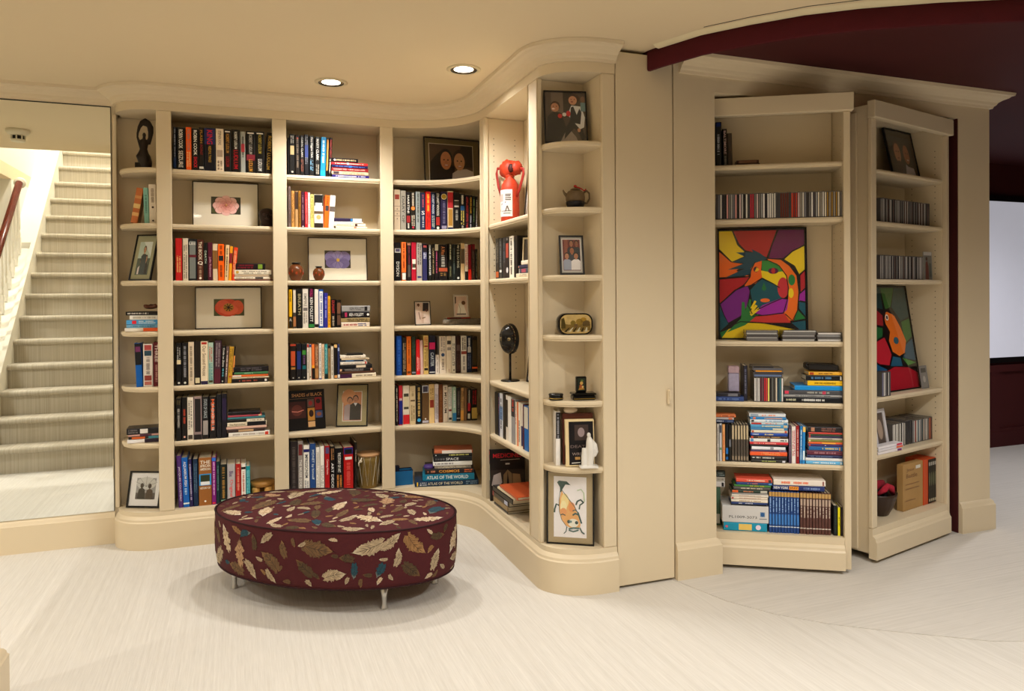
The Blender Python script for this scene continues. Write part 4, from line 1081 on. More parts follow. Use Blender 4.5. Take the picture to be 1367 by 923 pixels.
r = empty('stone_box', SB.w((a0 + a1) / 2, 0, ZS[3] + 0.0004), SB.rz); tag(r, 'carved grey stone box with rounded lions at its ends, corner bay', 'stone box')
L = a1 - a0
MB().bbox(-L / 2 + 0.02, L / 2 - 0.02, 0.004, 0.07, 0, 0.036, STONE, 0.004).build('box_body', r)
for s in (-1, 1):
    q = MB(); q.ball((s * (L / 2 - 0.026), 0.012, 0.019), (0.026, 0.018, 0.019), STONE); q.ball((s * (L / 2 - 0.03), -0.004, 0.024), (0.008, 0.006, 0.008), STONE); q.ball((s * (L / 2 - 0.018), -0.003, 0.014), (0.008, 0.006, 0.006), STONE)
    q.build('carved_end', r, smooth=True)
make_book(SB.w(a0 + 0.03 + 0.15, 0.012, ZS[3] + 0.0372 + 0.004), (0, -PI / 2, SB.rz), 0.0078, 0.15, 0.055, '8c2018', ['e 2c1818 .4 .9'], 'thin red book lying on the carved stone box', GC)
frame('framed_photo', 'small tilted photo of a bride on the red book, corner bay', 'photo frame', Surf(1.14, YL + 0.08, -8), 606.5, 626, 394.5, ZS[3] + 0.0455, 16, 0.004, 'c8bcac', 'd8ccbc', (.05, .05, .05, .05),
      small([('p', [(.15, 0), (.3, .6), (.5, .75), (.7, .62), (.95, .1), (.95, 0)], 'd8d0c0'), ('e', .72, .66, .17, .11, '5c3c24'), ('e', .42, .72, .12, .08, 'c8b4a0'), ('p', [(.02, .98), (.12, .98), (.1, .65), (.02, .6)], '3c342c'), ('r', .1, 0.02, .9, .1, '6c6058'), ('s', [(.3, .6), (.45, .3), (.4, .1)], .05, 'a89c88')]), group=GP, glass=False)
# rounded end by the plain door
kids = [('r', 0, 0, 1, 1, '4c4038'), ('r', .15, .55, .45, 1, '6c5c50'), ('r', .45, .5, .7, 1, '241c1a'), ('p', [(.02, 0), (.05, .5), (.2, .62), (.4, .58), (.5, .3), (.55, 0)], '16161c'), ('p', [(.35, 0), (.55, .3), (.6, .25), (.75, .1), (.8, 0)], '9c9088'),
        ('p', [(.45, .05), (.5, .3), (.6, .42), (.85, .4), (.98, .1), (.9, .02), (.8, .2), (.7, .28)], '16161e'), ('p', [(.55, .55), (.65, .74), (.9, .72), (.98, .5), (.95, .3), (.85, .26)], 'd8d8d8'), ('p', [(.6, .4), (.64, .7), (.7, .72), (.78, .55), (.85, .68), (.9, .6), (.86, .36)], '1a1c26'),
        ('e', .25, .72, .12, .1, '3c2418'), ('e', .24, .69, .1, .09, 'b88060'), ('e', .72, .88, .14, .1, '3c2418'), ('e', .69, .84, .105, .09, 'c89070'), ('e', .94, .86, .06, .07, '7c5c48'), ('r', .88, .62, 1, .8, '6c8c90'), ('e', .36, .52, .055, .045, 'c82c2c'), ('e', .57, .57, .055, .06, 'c82c2c'), ('e', .47, .55, .05, .04, 'e0dcd8'), ('e', .82, .24, .04, .04, 'c89070'),
        ('e', .2, .66, .04, .015, 'e8d8d0'), ('e', .67, .81, .03, .014, '8c4038'), ('e', .2, .71, .012, .01, '1c1410'), ('e', .28, .71, .012, .01, '1c1410'), ('e', .65, .86, .012, .01, '1c1410'), ('e', .73, .86, .012, .01, '1c1410')]
frame('framed_photo', 'large black framed photo of two children with red rosettes, top shelf', 'photo frame', Surf(1.385, 3.00, -13), 728, 785.5, 119, ZS[0], 9, 0.006, '0c0b0b', None, (0, 0, 0, 0), kids, group=GP)
fam = [('r', 0, 0, 1, 1, '6c2c28'), ('r', .1, .5, .3, 1, '8c4c38')] + P(.5, .97, .1, .09, 'a87050', '1c1410', '2c2c34', 1) + P(.8, .96, .1, .09, '8c5840', '1c1410', '243038', 1) + P(.52, .74, .12, .1, 'a06848', '3c3430', '3c4048', 1) + P(.22, .56, .12, .09, 'b88060', '241814', '9ca4b8', 1) + P(.74, .56, .12, .09, 'b07858', '1c1410', 'e4e0e0', 1)
f = frame('framed_photo', 'small silver and black framed family photo, third shelf of rounded end', 'photo frame', Surf(1.39, 2.985, -14), 748.3, 781, 314.5, ZS[2], 12, 0.007, '1a1714', 'b8b4ac', (.09, .07, .09, .07), fam, group=GP, inner='e8e4dc')
MB().box(0.012, 0.018, 0.012, 0.06, 0.018, 0.1, mat('a89468', 0.6)).build('easel_back', f)
koi = [('r', 0, 0, 1, 1, 'e0dcdc'), ('p', [(.24, .78), (.3, .7), (.42, .64), (.55, .58), (.66, .48), (.75, .36), (.82, .22), (.8, .17), (.5, .16), (.35, .2), (.22, .3), (.17, .45), (.17, .6)], 'd8a05c'), ('e', .34, .6, .12, .12, 'e0cc8c'), ('e', .3, .5, .1, .1, 'e4d8a4'), ('e', .6, .24, .16, .07, 'e0dccc'), ('e', .55, .5, .1, .08, 'd88c4c'), ('e', .3, .42, .1, .06, 'd89458'),
       ('p', [(.1, .9), (.16, .93), (.4, .92), (.52, .86), (.36, .87), (.28, .8), (.23, .74), (.2, .74), (.19, .82)], '28463e'), ('s', [(.2, .76), (.16, .6), (.17, .42), (.25, .28), (.42, .16)], .015, '3c5450'), ('s', [(.24, .78), (.45, .64), (.65, .5), (.76, .38)], .018, '3c5450'), ('s', [(.74, .42), (.8, .32), (.85, .24)], .05, '2c4c48'),
       ('s', [(.16, .52), (.08, .54), (.03, .46), (.02, .4)], .05, '2c4840'), ('s', [(.68, .54), (.72, .6), (.82, .63), (.92, .58)], .05, '2c4840'), ('s', [(.78, .47), (.8, .54), (.9, .58)], .04, '2c4840'), ('s', [(.2, .36), (.28, .38), (.36, .36)], .03, '2c4c48'), ('s', [(.58, .37), (.66, .4), (.76, .38)], .05, '2c5450'), ('s', [(.58, .44), (.66, .46), (.74, .42)], .03, '2c5450'),
       ('e', .46, .26, .05, .028, '24403c'), ('e', .52, .262, .04, .02, '5c7c78'), ('e', .7, .25, .05, .028, '24403c'), ('s', [(.46, .14), (.6, .16), (.78, .16)], .05, '4c6c68'), ('s', [(.46, .12), (.6, .1), (.76, .13)], .04, '3c605c'), ('s', [(.4, .17), (.38, .1), (.31, .06)], .025, '2c4c48'), ('s', [(.8, .17), (.86, .1), (.94, .07)], .04, '2c4c48'), ('s', [(.72, .78), (.84, .8), (.92, .74), (.94, .6)], .03, 'a8bc98')]
p0, p1 = zpt(729.5, 726, ZS[6]), zpt(800, 730.5, ZS[6])
dg = math.degrees(math.atan2(p1[1] - p0[1], p1[0] - p0[0]))
frame('framed_print', 'black framed brush painting of an orange koi fish, bottom shelf', 'framed print', Surf(p0[0], p0[1], dg), 729.5, 793, 640, ZS[6], 2, 0.006, '0e0c0b', 'a8946c', (.13, .08, .14, .06), koi, depth=0.012, h=0.328)
# two frames standing against the end panel of the narrow bay, only their edges show
frame('framed_photo', 'black framed picture leaning behind the red wrapped bottle', 'photo frame', Surf(1.452, 0, -90), 698.5, 735, 215, ZS[1], 5, 0.006, '14110f', 'd8d4cc', (.12, .12, .12, .12), [('r', 0, 0, 1, 1, '5c8450'), ('e', .5, .5, .3, .3, 'c8ccb0')], h=0.34)
frame('framed_photo', 'black framed picture leaning beside the black mask', 'photo frame', Surf(1.452, 0, -90), 702.5, 735, 462, ZS[4], 6, 0.008, '14110f', 'dcd8d4', (.15, .15, .15, .15), [('r', 0, 0, 1, 1, '6c6c70'), ('e', .5, .6, .2, .2, 'a88c78')], h=0.25)
# dark framed picture behind the flat books, third shelf of the narrow bay
frame('framed_photo', 'cream framed dark picture behind the flat books, narrow mask bay', 'photo frame', Surf(1.352, 3.455, -62), 696.5, 716, 317, ZS[2], 3, 0.008, 'c8b48c', None, (0, 0, 0, 0), [('r', 0, 0, 1, 1, '4c4440'), ('s', [(.3, .9), (.8, .55)], .06, '14100e'), ('s', [(.75, .6), (.7, .1)], .06, '14100e')])

# ------------------------------------------------------------------ face-out books
def faceout(S, u0, u1, vt, z0, tilt, t, hexc, shapes, label, group, spine=None, b=0.0):
    vb = 400 - (z0 - CAM_H) * 270; a0, _ = S.at(u0, vb); a1, _ = S.at(u1, vb); w = a1 - a0; tl = math.radians(tilt)
    h = (S.at((u0 + u1) / 2, vt)[1] - z0) / math.cos(tl)
    m = MB(); mt = mat(hexc, 0.3, k=BK)
    m.box(0, w, 0, 0.0025, 0, h, mt); m.box(0, w, t - 0.0025, t, 0, h, mt); m.box(0, 0.0025, 0.0025, t - 0.0025, 0, h, mt)
    o = m.build('book', None, loc=S.w(a0, b, z0 + t * math.sin(tl) + 0.0005), rot=(-tl, 0, S.rz)); tag(o, label, 'book', group)
    MB().box(0.0028, w - 0.004, 0.0028, t - 0.0028, 0.003, h - 0.003, PAGES).build('pages', o)
    p = MB(); picture(p, shapes, w, h, y0=-0.0003, x0=0.0, step=0.0001, k=BK); p.build('cover_print', o)
    if spine:
        s = MB()
        for f0, f1, c in spine: s.face([(-0.0004, t - 0.003, f0 * h), (-0.0004, 0.003, f0 * h), (-0.0004, 0.003, f1 * h), (-0.0004, t - 0.003, f1 * h)], mat(c, 0.3, k=BK))
        s.build('spine_print', o)
    return o
faceout(Surf(0.32, YL + 0.09, 9), 383.0, 435.3, 522.8, ZS[5], 9, 0.02, '120f0f', [('t', .55, .88, .78, .085, 'SHADES of BLACK', 'b08050'), ('s', [(.1, .79), (.9, .79)], .006, '8c6c50'), ('r', .06, .3, .5, .72, '3c1c18'), ('e', .28, .5, .14, .14, '5c2c24'), ('s', [(.15, .48), (.3, .46), (.45, .5)], .02, 'c87868'),
        ('r', .55, .56, .72, .76, '5c4840'), ('e', .63, .66, .05, .06, '8c2c2c'), ('r', .74, .48, .92, .8, '7c2020'), ('e', .83, .7, .06, .06, '2c1410'), ('r', .55, .22, .73, .54, 'b07c34'), ('e', .64, .4, .06, .09, '2c1810'), ('r', .75, .28, .93, .46, '3c4870'), ('e', .84, .37, .06, .05, '7c4838'), ('r', .55, .06, .73, .2, 'c8a070')],
        'black cover-out book with amber title and small portraits, violet-print bay', G2)
faceout(Surf(1.315, 3.775, -10), 655, 702, 601.5, ZS[6], 4, 0.022, '131011', [('r', .02, .02, .98, .6, '2c2420'), ('t', .5, .88, .82, .085, 'MEDICINES', 'b8202c'), ('s', [(.3, .79), (.85, .8)], .012, 'a89c88'), ('p', [(.04, .3), (.1, .5), (.3, .55), (.34, .35), (.2, .25)], 'a89c98'), ('p', [(.36, .05), (.38, .5), (.5, .6), (.62, .52), (.64, .05)], '7c6448'), ('p', [(.47, .3), (.5, .58), (.54, .3)], '1c1614'), ('e', .5, .68, .06, .07, '1c1614'), ('r', .44, .7, .56, .73, 'a8a49c'), ('p', [(.64, .2), (.64, .52), (.85, .5), (.9, .2)], '8c6c4c')],
        'black cover-out book with red title and man in hat, narrow mask bay', GN, spine=[(.9, .98, 'c8202c'), (.78, .86, '8c1c1c'), (.4, .72, 'c8c0a8')])
faceout(Surf(1.40, 2.955, -14), 755.5, 794, 561.5, ZS[5], 5, 0.02, 'd0bc90', [('r', .12, .03, .97, .95, '151214'), ('r', .32, .55, .8, .88, '3c302c'), ('e', .55, .72, .12, .1, '8c7c7c'), ('t', .5, .42, .66, .06, 'DEATH', '6c5c58'), ('t', .52, .26, .6, .06, 'WRITER', '8c7c74'), ('r', .32, .14, .5, .2, 'b08850'), ('s', [(.2, .07), (.5, .08)], .03, 'c8c4bc')],
        'cream edged cover-out book with black cover behind the white figurine', 'books on the rounded end by the plain door', spine=[(.05, .45, '2c2420')])
stack(Surf(1.274, 0, -90), (640, 590), 7.09, ZS[6], """
190 362 440 470 b0502c | 
172 332 475 500 cdbfa0 |
126 312 505 555 141214 |
124 275 560 610 2c2420 | e b8bcd0 .05 .25; b 8c2c2c .9 .98
134 265 615 665 8c7450 |
140 265 668 690 3c3834 |
""", 'bottom shelf, narrow mask bay', GN, maxdp=0.18, dpf=0.9, jit=0.8)

# ------------------------------------------------------------------ ornaments
def remesh(o, vox=0.003):
    m = o.modifiers.new('Remesh', 'REMESH'); m.mode = 'VOXEL'; m.voxel_size = vox; m.use_smooth_shade = True
    s = o.modifiers.new('Smooth', 'SMOOTH'); s.iterations = 4; s.factor = 0.5
    return o
# ebony statue of a dancer with arms raised into a leaf shape
DARKW = mat('231812', 0.28, var=0.3, scale=40)
a, _ = SE.at(190, 200)
H = 0.27
t = MB(); q = lambda x, z: ((x - 205) / 720 * H, 0, (835 - z) / 720 * H)
t.tube([q(205, 640), q(128, 320 + 60), q(130, 320), q(150, 240), q(190, 165), q(228, 112), q(262, 160), q(292, 230), q(298, 300), q(288, 380), q(262, 470)], [0.011, 0.006, 0.006, 0.009, 0.013, 0.005, 0.014, 0.016, 0.014, 0.011, 0.012], DARKW, n=10, flat=((0, 1, 0), 0.7))
t.tube([q(190, 200), q(228, 130), q(270, 200)], [0.016, 0.007, 0.018], DARKW, n=10, flat=((0, 1, 0), 0.6))
t.ball(q(213, 345), (0.009, 0.011, 0.014), DARKW); t.tube([q(212, 365), q(210, 420)], [0.007, 0.010], DARKW)
t.tube([q(212, 410), q(208, 480), q(205, 540), q(200, 600), q(205, 660), q(225, 740), q(232, 800), q(230, 834)], [0.017, 0.021, 0.018, 0.026, 0.034, 0.034, 0.029, 0.029], DARKW, n=16, flat=((0, 1, 0), 0.8))
t.tube([q(180, 600), q(160, 650), q(175, 720)], [0.016, 0.022, 0.016], DARKW, n=12)
o = t.build('dancer_statue', loc=SE.w(a, 0.06, ZS[0] + 0.002)); tag(remesh(o, 0.0028), 'dark wooden statue of a dancer, arms arched overhead', 'statue')
MB().box(-0.041, -0.008, -0.018, 0.02, -0.0015, 0.034, DARKW).build('plinth', o)
# carved dark wooden head next to the rose print
a, _ = SL.at(357, 290)
o = MB(); o.lathe([(0.036, 0), (0.038, 0.012), (0.034, 0.018), (0.033, 0.03), (0.041, 0.05), (0.045, 0.068), (0.042, 0.088), (0.030, 0.102), (0.012, 0.108), (0.001, 0.109)], mat('24130f', 0.3, var=0.2), n=22)
for s in (-1, 1): o.ball((s * 0.016, -0.04, 0.07), (0.008, 0.006, 0.006), mat('38221a', 0.3))
o.ball((0, -0.044, 0.06), (0.006, 0.008, 0.011), mat('2c1a14', 0.3)); o.ball((0, -0.04, 0.046), (0.013, 0.006, 0.004), mat('38221a', 0.3))
tag(o.build('carved_head', smooth=True, loc=SL.w(a, 0.075, ZS[1] + 0.0004)), 'dark carved wooden head beside the rose print', 'carving')
# two glazed vases
def vase(u, z0, R_, H_, label, back):
    a, _ = SL.at(u, 370); r = MB()
    r.lathe([(R_ * 0.52, 0), (R_ * 0.6, 0.003), (R_ * 0.86, H_ * 0.22), (R_, H_ * 0.48), (R_ * 0.95, H_ * 0.66), (R_ * 0.7, H_ * 0.83), (R_ * 0.46, H_ * 0.88), (R_ * 0.45, H_ * 0.92)], mat('6a3a1c', 0.18, var=0.55, scale=22), n=28)
    o = r.build('glazed_vase', smooth=True, loc=SL.w(a, back, z0 + 0.0004)); tag(o, label, 'vase', 'glazed brown vases')
    MB().lathe([(R_ * 0.46, H_ * 0.9), (R_ * 0.58, H_ * 0.94), (R_ * 0.56, H_), (R_ * 0.42, H_), (R_ * 0.40, H_ * 0.93)], mat('1c1814', 0.25), n=28).build('rim', o, smooth=True)
    for k in range(5):
        t = -PI / 2 + (k - 2) * 0.55; MB().ball((R_ * 0.9 * math.cos(t), R_ * 0.9 * math.sin(t), H_ * (0.42 + 0.1 * (k % 2))), (R_ * 0.16, R_ * 0.13, R_ * 0.26), mat('9c3c1c', 0.2)).build('painted_motif', o, smooth=True)
vase(396, ZS[2], 0.043, 0.104, 'larger round brown glazed vase with dark rim beside the violet print', 0.05)
vase(426, ZS[2], 0.033, 0.082, 'smaller brown glazed vase with dark rim before the violet print', 0.02)
# wooden trivet on round pegs
a, _ = SL.at(351, 650); o = empty('wooden_stand', SL.w(a, 0.085, ZS[6] + 0.0004)); tag(o, 'round pale wooden stand on peg feet, end of bottom shelf', 'wooden stand')
WD = mat('a87838', 0.45, var=0.25, scale=14)
MB().lathe([(0.06, 0.062), (0.068, 0.066), (0.07, 0.078), (0.066, 0.088), (0.001, 0.09)], WD, n=30).build('top_disc', o, smooth=True)
for x, y in ((-0.036, -0.04), (0.03, -0.048), (0.0, 0.045), (-0.05, 0.02), (0.05, 0.0)):
    MB().lathe([(0.016, 0), (0.021, 0.008), (0.022, 0.05), (0.018, 0.0618)], mat('c89850', 0.45, var=0.2), n=16, c=(x, y, 0)).build('peg_foot', o, smooth=True)
# hand drum
a, _ = SL.at(494, 640); o = empty('hand_drum', SL.w(a + 0.002, 0.07, ZS[6] + 0.0004)); tag(o, 'small wooden hand drum laced with white cord, violet-print bay', 'drum')
prof = [(0.052, 0), (0.056, 0.004), (0.064, 0.09), (0.068, 0.15), (0.066, 0.19)]
MB().lathe(prof, mat('7c6430', 0.3, var=0.35, scale=10), n=32).build('drum_body', o, smooth=True)
MB().lathe([(0.0672, 0.186), (0.070, 0.19), (0.070, 0.198), (0.066, 0.201), (0.001, 0.2005)], mat('c09468', 0.6, var=0.2), n=32).build('drum_skin', o, smooth=True)
rp = MB(); pts = []
for k in range(24): t = 2 * PI * k / 24; pts.append(((0.0715 if k % 2 == 0 else 0.0615) * math.cos(t), (0.0715 if k % 2 == 0 else 0.0615) * math.sin(t), 0.186 if k % 2 == 0 else 0.02))
rp.tube(pts, 0.0022, mat('d8ccb4', 0.8), n=6, closed=True); rp.build('lacing_cord', o, smooth=True)
rp = MB(); rp.tube([(-0.046, -0.055, 0.185), (-0.056, -0.06, 0.165), (-0.066, -0.064, 0.158), (-0.064, -0.064, 0.14)], 0.004, mat('d8ccb4', 0.8), n=8); rp.ball((-0.054, -0.06, 0.165), 0.009, mat('d8ccb4', 0.8)); rp.build('cord_knot', o, smooth=True)
# blue fabric bin
p0 = SL.at(528, 640)[0]; p1 = SL.at(552, 640)[0]
o = empty('fabric_bin', SL.w((p0 + p1) / 2, 0.02, ZS[6] + 0.0004), math.radians(-4)); tag(o, 'small blue fabric bin with navy edging, curved corner bay', 'bin')
w = (p1 - p0) / 2; BL = mat('16649c', 0.7, var=0.15); NV = mat('101830', 0.7)
b = MB(); hh = 0.085
for x0, x1, y0, y1 in ((-w, w, 0, 0.004), (-w, w, 0.071, 0.075), (-w, -w + 0.004, 0.0041, 0.0709), (w - 0.004, w, 0.0041, 0.0709)): b.box(x0, x1, y0, y1, 0.004, hh, BL)
b.box(-w, w, 0, 0.075, 0, 0.0039, BL); b.build('bin_walls', o)
b = MB(); b.tube([(-w, 0.002, hh), (w, 0.002, hh), (w, 0.073, hh), (-w, 0.073, hh)], 0.003, NV, closed=True, n=8); b.build('edging', o, smooth=True)
MB().box(-w + 0.005, w - 0.005, 0.006, 0.069, 0.02, 0.07, mat('a88c4c', 0.8)).build('lining', o)
b = MB(); b.box(-w + 0.008, -w + 0.03, 0.01, 0.05, 0.0702, hh + 0.025, NV); b.build('folded_insert', o)
zd = SK.at(585, 580 + 484 / 10.256)[1]
tag(MB().lathe([(0.03, 0), (0.032, 0.004), (0.032, 0.016), (0.028, 0.02), (0.001, 0.021)], mat('4c3878', 0.4), n=28).build('round_tin', smooth=True, loc=SK.w(SK.at(572, 628)[0] + 0.004, 0.04, zd + 0.001)), 'small purple round tin on the book stack, curved corner bay', 'tin')
# red paper-wrapped bottle
SNo = Surf(1.375, 0, -90)
a, _ = SNo.at(681, 260); RED = mat('b4361a', 0.5, var=0.35, scale=30, bump=0.5)
o = empty('wrapped_bottle', SNo.w(a, 0, ZS[1] + 0.0004), math.radians(-62)); o.scale = (1.18, 1.18, 1.2); tag(o, 'bottle wrapped in red paper with bow top, ribbon arms and white label', 'bottle')
MB().lathe([(0.038, 0), (0.042, 0.004), (0.043, 0.05), (0.042, 0.15), (0.038, 0.175), (0.026, 0.195), (0.018, 0.205), (0.017, 0.212)], RED, n=26).build('wrapped_body', o, smooth=True)
b = MB(); rg = random.Random(4)
b.ball((-0.012, 0, 0.245), (0.042, 0.034, 0.042), RED, n=20, m=12); b.ball((0.03, 0.004, 0.246), (0.034, 0.03, 0.032), RED, n=18, m=10); b.tube([(0, 0, 0.2), (-0.002, 0, 0.225)], [0.017, 0.026], RED)
for i, v in enumerate(b.v):
    k = 1 + 0.13 * math.sin(v[0] * 210 + v[2] * 90) * math.cos(v[1] * 190 + v[2] * 60); b.v[i] = (v[0] * k, v[1] * k, 0.245 + (v[2] - 0.245) * k)
b.build('paper_bow', o, smooth=True)
MB().ball((0.026, -0.022, 0.244), (0.016, 0.012, 0.02), mat('3a0c08', 0.6)).build('bow_hollow_shade', o, smooth=True)  # dark ball stands in for the shade inside the bow
DR = mat('8c2014', 0.5, var=0.3)
MB().tube([(-0.035, 0, 0.252), (-0.078, 0, 0.256), (-0.084, 0, 0.235), (-0.068, -0.004, 0.17), (-0.047, -0.008, 0.125)], [0.007, 0.007, 0.007, 0.007, 0.006], DR, n=8, flat=((0, 1, 0), 0.45)).build('ribbon_arm', o, smooth=True)
MB().tube([(0.055, 0, 0.245), (0.082, 0, 0.235), (0.082, 0, 0.215), (0.062, -0.004, 0.15), (0.046, -0.006, 0.115)], [0.008, 0.008, 0.008, 0.008, 0.006], DR, n=8, flat=((0, 1, 0), 0.45)).build('ribbon_arm', o, smooth=True)
lb = MB(); WHP = mat('d8d0cc', 0.8); n = 12; vs = []; fs = []
for k in range(n + 1):
    t = math.radians(-150 + 115 * k / n)
    for z in (0.028, 0.148): vs.append((0.0446 * math.cos(t), 0.0446 * math.sin(t), z))
for k in range(n): fs.append((2 * k, 2 * k + 2, 2 * k + 3, 2 * k + 1))
lb.add(vs, fs, WHP); lbo = lb.build('paper_label', o, smooth=True)
sc_ = MB(); INK = mat('5c504c', 0.8); PK = mat('d0a8a0', 0.8)
def onlab(t, z): a = math.radians(-150 + 115 * t); return (0.0452 * math.cos(a), 0.0452 * math.sin(a), 0.028 + 0.12 * z)
for z, t0, t1, w_, m_ in ((.82, .62, .92, .02, INK), (.76, .62, .9, .02, INK), (.69, .62, .93, .02, INK), (.62, .62, .92, .02, INK), (.7, .1, .5, .14, PK), (.2, .5, .95, .015, INK), (.12, .5, .9, .015, INK)):
    for k in range(4): u0 = t0 + (t1 - t0) * k / 4; u1 = t0 + (t1 - t0) * (k + 1) / 4; sc_.face([onlab(u0, z - w_), onlab(u1, z - w_), onlab(u1, z + w_), onlab(u0, z + w_)], m_)
for t0, z0, t1, z1 in ((.38, .18, .62, .55), (.6, .18, .7, .4), (.7, .4, .8, .2), (.2, .2, .38, .5)): sc_.face([onlab(t0, z0), onlab(t0 + .06, z0), onlab(t1 + .06, z1), onlab(t1, z1)], INK)
sc_.build('label_print', lbo)
# black tribal mask on a stand
SMk = Surf(1.385, 0, -90); a, _ = SMk.at(681, 480)
o = empty('mask_on_stand', SMk.w(a, 0, ZS[4] + 0.0004), math.radians(-66)); tag(o, 'black carved oval mask with cream triangles, on a disc-footed stand', 'mask')
BW = mat('15120f', 0.22, var=0.2); CRM = mat('9c8658', 0.6, var=0.2)
MB().lathe([(0.052, 0), (0.053, 0.004), (0.048, 0.008), (0.008, 0.01), (0.001, 0.0105)], BW, n=30).build('stand_base', o, smooth=True)
MB().lathe([(0.007, 0.0095), (0.007, 0.165)], BW, n=12).build('stand_rod', o, smooth=True)
fm = MB(); MX, MZ = 0.064, 0.084; ZC = 0.232; n = 32; vs = []; fs = []
def relief(x, z, r):
    y = -0.045 * math.sqrt(max(0, 1 - r * r)) - 0.004
    y -= 0.014 * math.exp(-(x / 0.010) ** 2) * (1 if -0.03 < z < 0.045 else math.exp(-((z + 0.03 if z < 0 else z - 0.045) / 0.008) ** 2))   # nose
    for s in (-1, 1): y += 0.010 * math.exp(-(((x - s * 0.029) / 0.012) ** 2 + ((z - 0.0) / 0.010) ** 2))
    y -= 0.007 * math.exp(-((abs(x) - 0.03) / 0.02) ** 2 - ((z - 0.024) / 0.006) ** 2)
    y += 0.012 * math.exp(-(x / 0.014) ** 2 - ((z + 0.046) / 0.006) ** 2)
    return y
RN = 14
for i in range(RN + 1):
    r = i / RN
    for k in range(n): t = 2 * PI * k / n; x, z = MX * r * math.cos(t), MZ * r * math.sin(t); vs.append((x, relief(x, z, r), ZC + z))
for i in range(RN):
    for k in range(n): j = (k + 1) % n; fs.append((i * n + k, i * n + j, (i + 1) * n + j, (i + 1) * n + k))
fm.add(vs, fs, BW); fm.lathe([(1, -0.012), (1, 0.0)], BW, n=n)
for i in range(len(vs), len(fm.v)): v = fm.v[i]; fm.v[i] = (v[0] * MX, v[2] + 0.008, ZC + v[1] * MZ)
fm.build('mask_face', o, smooth=True)
def onmask(r, t): x, z = MX * r * math.cos(t), MZ * r * math.sin(t); return (x, relief(x, z, r) - 0.0008, ZC + z)
for k in range(14):
    t = -1.35 + k * 0.235; b = MB(); b.face([onmask(0.96, t - 0.09), onmask(0.96, t + 0.09), onmask(0.78, t)], CRM if k % 2 == 0 else mat('6c4c34', 0.6)); b.build('rim_triangle', o)
for s in (-1, 1):
    e = MB(); e.ball((s * 0.029, -0.037, ZC), (0.013, 0.006, 0.010), CRM, n=14, m=8); e.ball((s * 0.029, -0.0425, ZC), (0.011, 0.003, 0.0022), BLACK); e.build('eye', o, smooth=True)
MB().ball((0, -0.034, ZC - 0.046), (0.013, 0.006, 0.005), mat('3c2c20', 0.5)).build('mouth', o, smooth=True)

# teapot
SR2 = Surf(1.41, 3.0, -14); a, _ = SR2.at(768, 270); TP = mat('6c583e', 0.55, var=0.2, scale=20)
o = empty('teapot', SR2.w(a, 0, ZS[1] + 0.0004), math.radians(-14)); o.scale = (0.84, 0.84, 1.12); tag(o, 'small ribbed brown clay teapot with red cord on its lid', 'teapot')
b = MB(); rs = []
for r_, z in [(0.042, 0.026), (0.05, 0.032), (0.0515, 0.044), (0.048, 0.058), (0.038, 0.069), (0.024, 0.074)]:
    rs.append(([(r_ * (1 + 0.018 * (k % 2)) * math.cos(2 * PI * k / 64), r_ * (1 + 0.018 * (k % 2)) * math.sin(2 * PI * k / 64)) for k in range(64)], z))
b.rings(rs, TP); b.build('ribbed_body', o, smooth=True)
MB().lathe([(0.036, 0), (0.042, 0.002), (0.0495, 0.016), (0.0505, 0.0275), (0.045, 0.0275)], mat('1c1a20', 0.35), n=32).build('dark_foot', o, smooth=True)
MB().lathe([(0.026, 0.0745), (0.026, 0.078), (0.016, 0.081), (0.004, 0.083), (0.006, 0.088), (0.001, 0.091)], TP, n=24).build('lid', o, smooth=True)
MB().tube([(0.044, 0, 0.062), (0.062, 0, 0.072), (0.076, 0, 0.062), (0.077, 0, 0.04), (0.064, 0, 0.022), (0.048, 0, 0.022)], 0.0045, TP, n=10).build('handle', o, smooth=True)
MB().tube([(-0.044, 0, 0.05), (-0.058, 0, 0.06), (-0.068, 0, 0.074)], [0.009, 0.006, 0.004], TP, n=10).build('spout', o, smooth=True)
b = MB(); b.tube([(0.0, -0.006, 0.086), (0.014, -0.012, 0.084), (0.03, -0.016, 0.078), (0.046, -0.01, 0.071), (0.058, -0.002, 0.078)], 0.0028, mat('b02018', 0.6), n=8); b.ball((0, 0, 0.09), (0.009, 0.009, 0.005), mat('b02018', 0.6)); b.build('red_cord', o, smooth=True)
# lacquer boxes
def rrect(w, h, r, n=6):
    return [(sx * (w / 2 - r) + r * math.cos(a), sy * (h / 2 - r) + r * math.sin(a)) for sx, sy, a0 in ((1, 1, 0), (-1, 1, 90), (-1, -1, 180), (1, -1, 270)) for a in [math.radians(a0 + 90 * k / n) for k in range(n + 1)]]
LAC = mat('12100e', 0.12, var=0.1)
a, _ = SR2.at(767, 435)
o = empty('lacquer_box', SR2.w(a, 0, ZS[3] + 0.0005), math.radians(-10)); tag(o, 'black lacquer oval box standing upright, painted with a golden village scene', 'box', 'lacquer boxes')
b = MB(); Wd, Hd = 0.16, 0.096; oc = rrect(Wd, Hd, 0.036); oc2 = [(x * 0.965, z * 0.95) for x, z in oc]
n = len(oc); vs = [(x, y, z + Hd / 2) for L_, y in ((oc2, -0.022), (oc, -0.018), (oc, 0.02), (oc2, 0.025)) for x, z in L_]
b.add(vs, [(k * n + i, k * n + (i + 1) % n, (k + 1) * n + (i + 1) % n, (k + 1) * n + i) for k in range(3) for i in range(n)] + [tuple(range(n)), tuple(reversed(range(3 * n, 4 * n)))], LAC); b.build('box_body', o, auto=40)
p = MB(); mk = lambda pts, c, k: p.face([(x * Wd, -0.0224 - 0.0003 * k, Hd / 2 + z * Hd) for x, z in pts], mat(c, 0.15, var=0.3, scale=60))
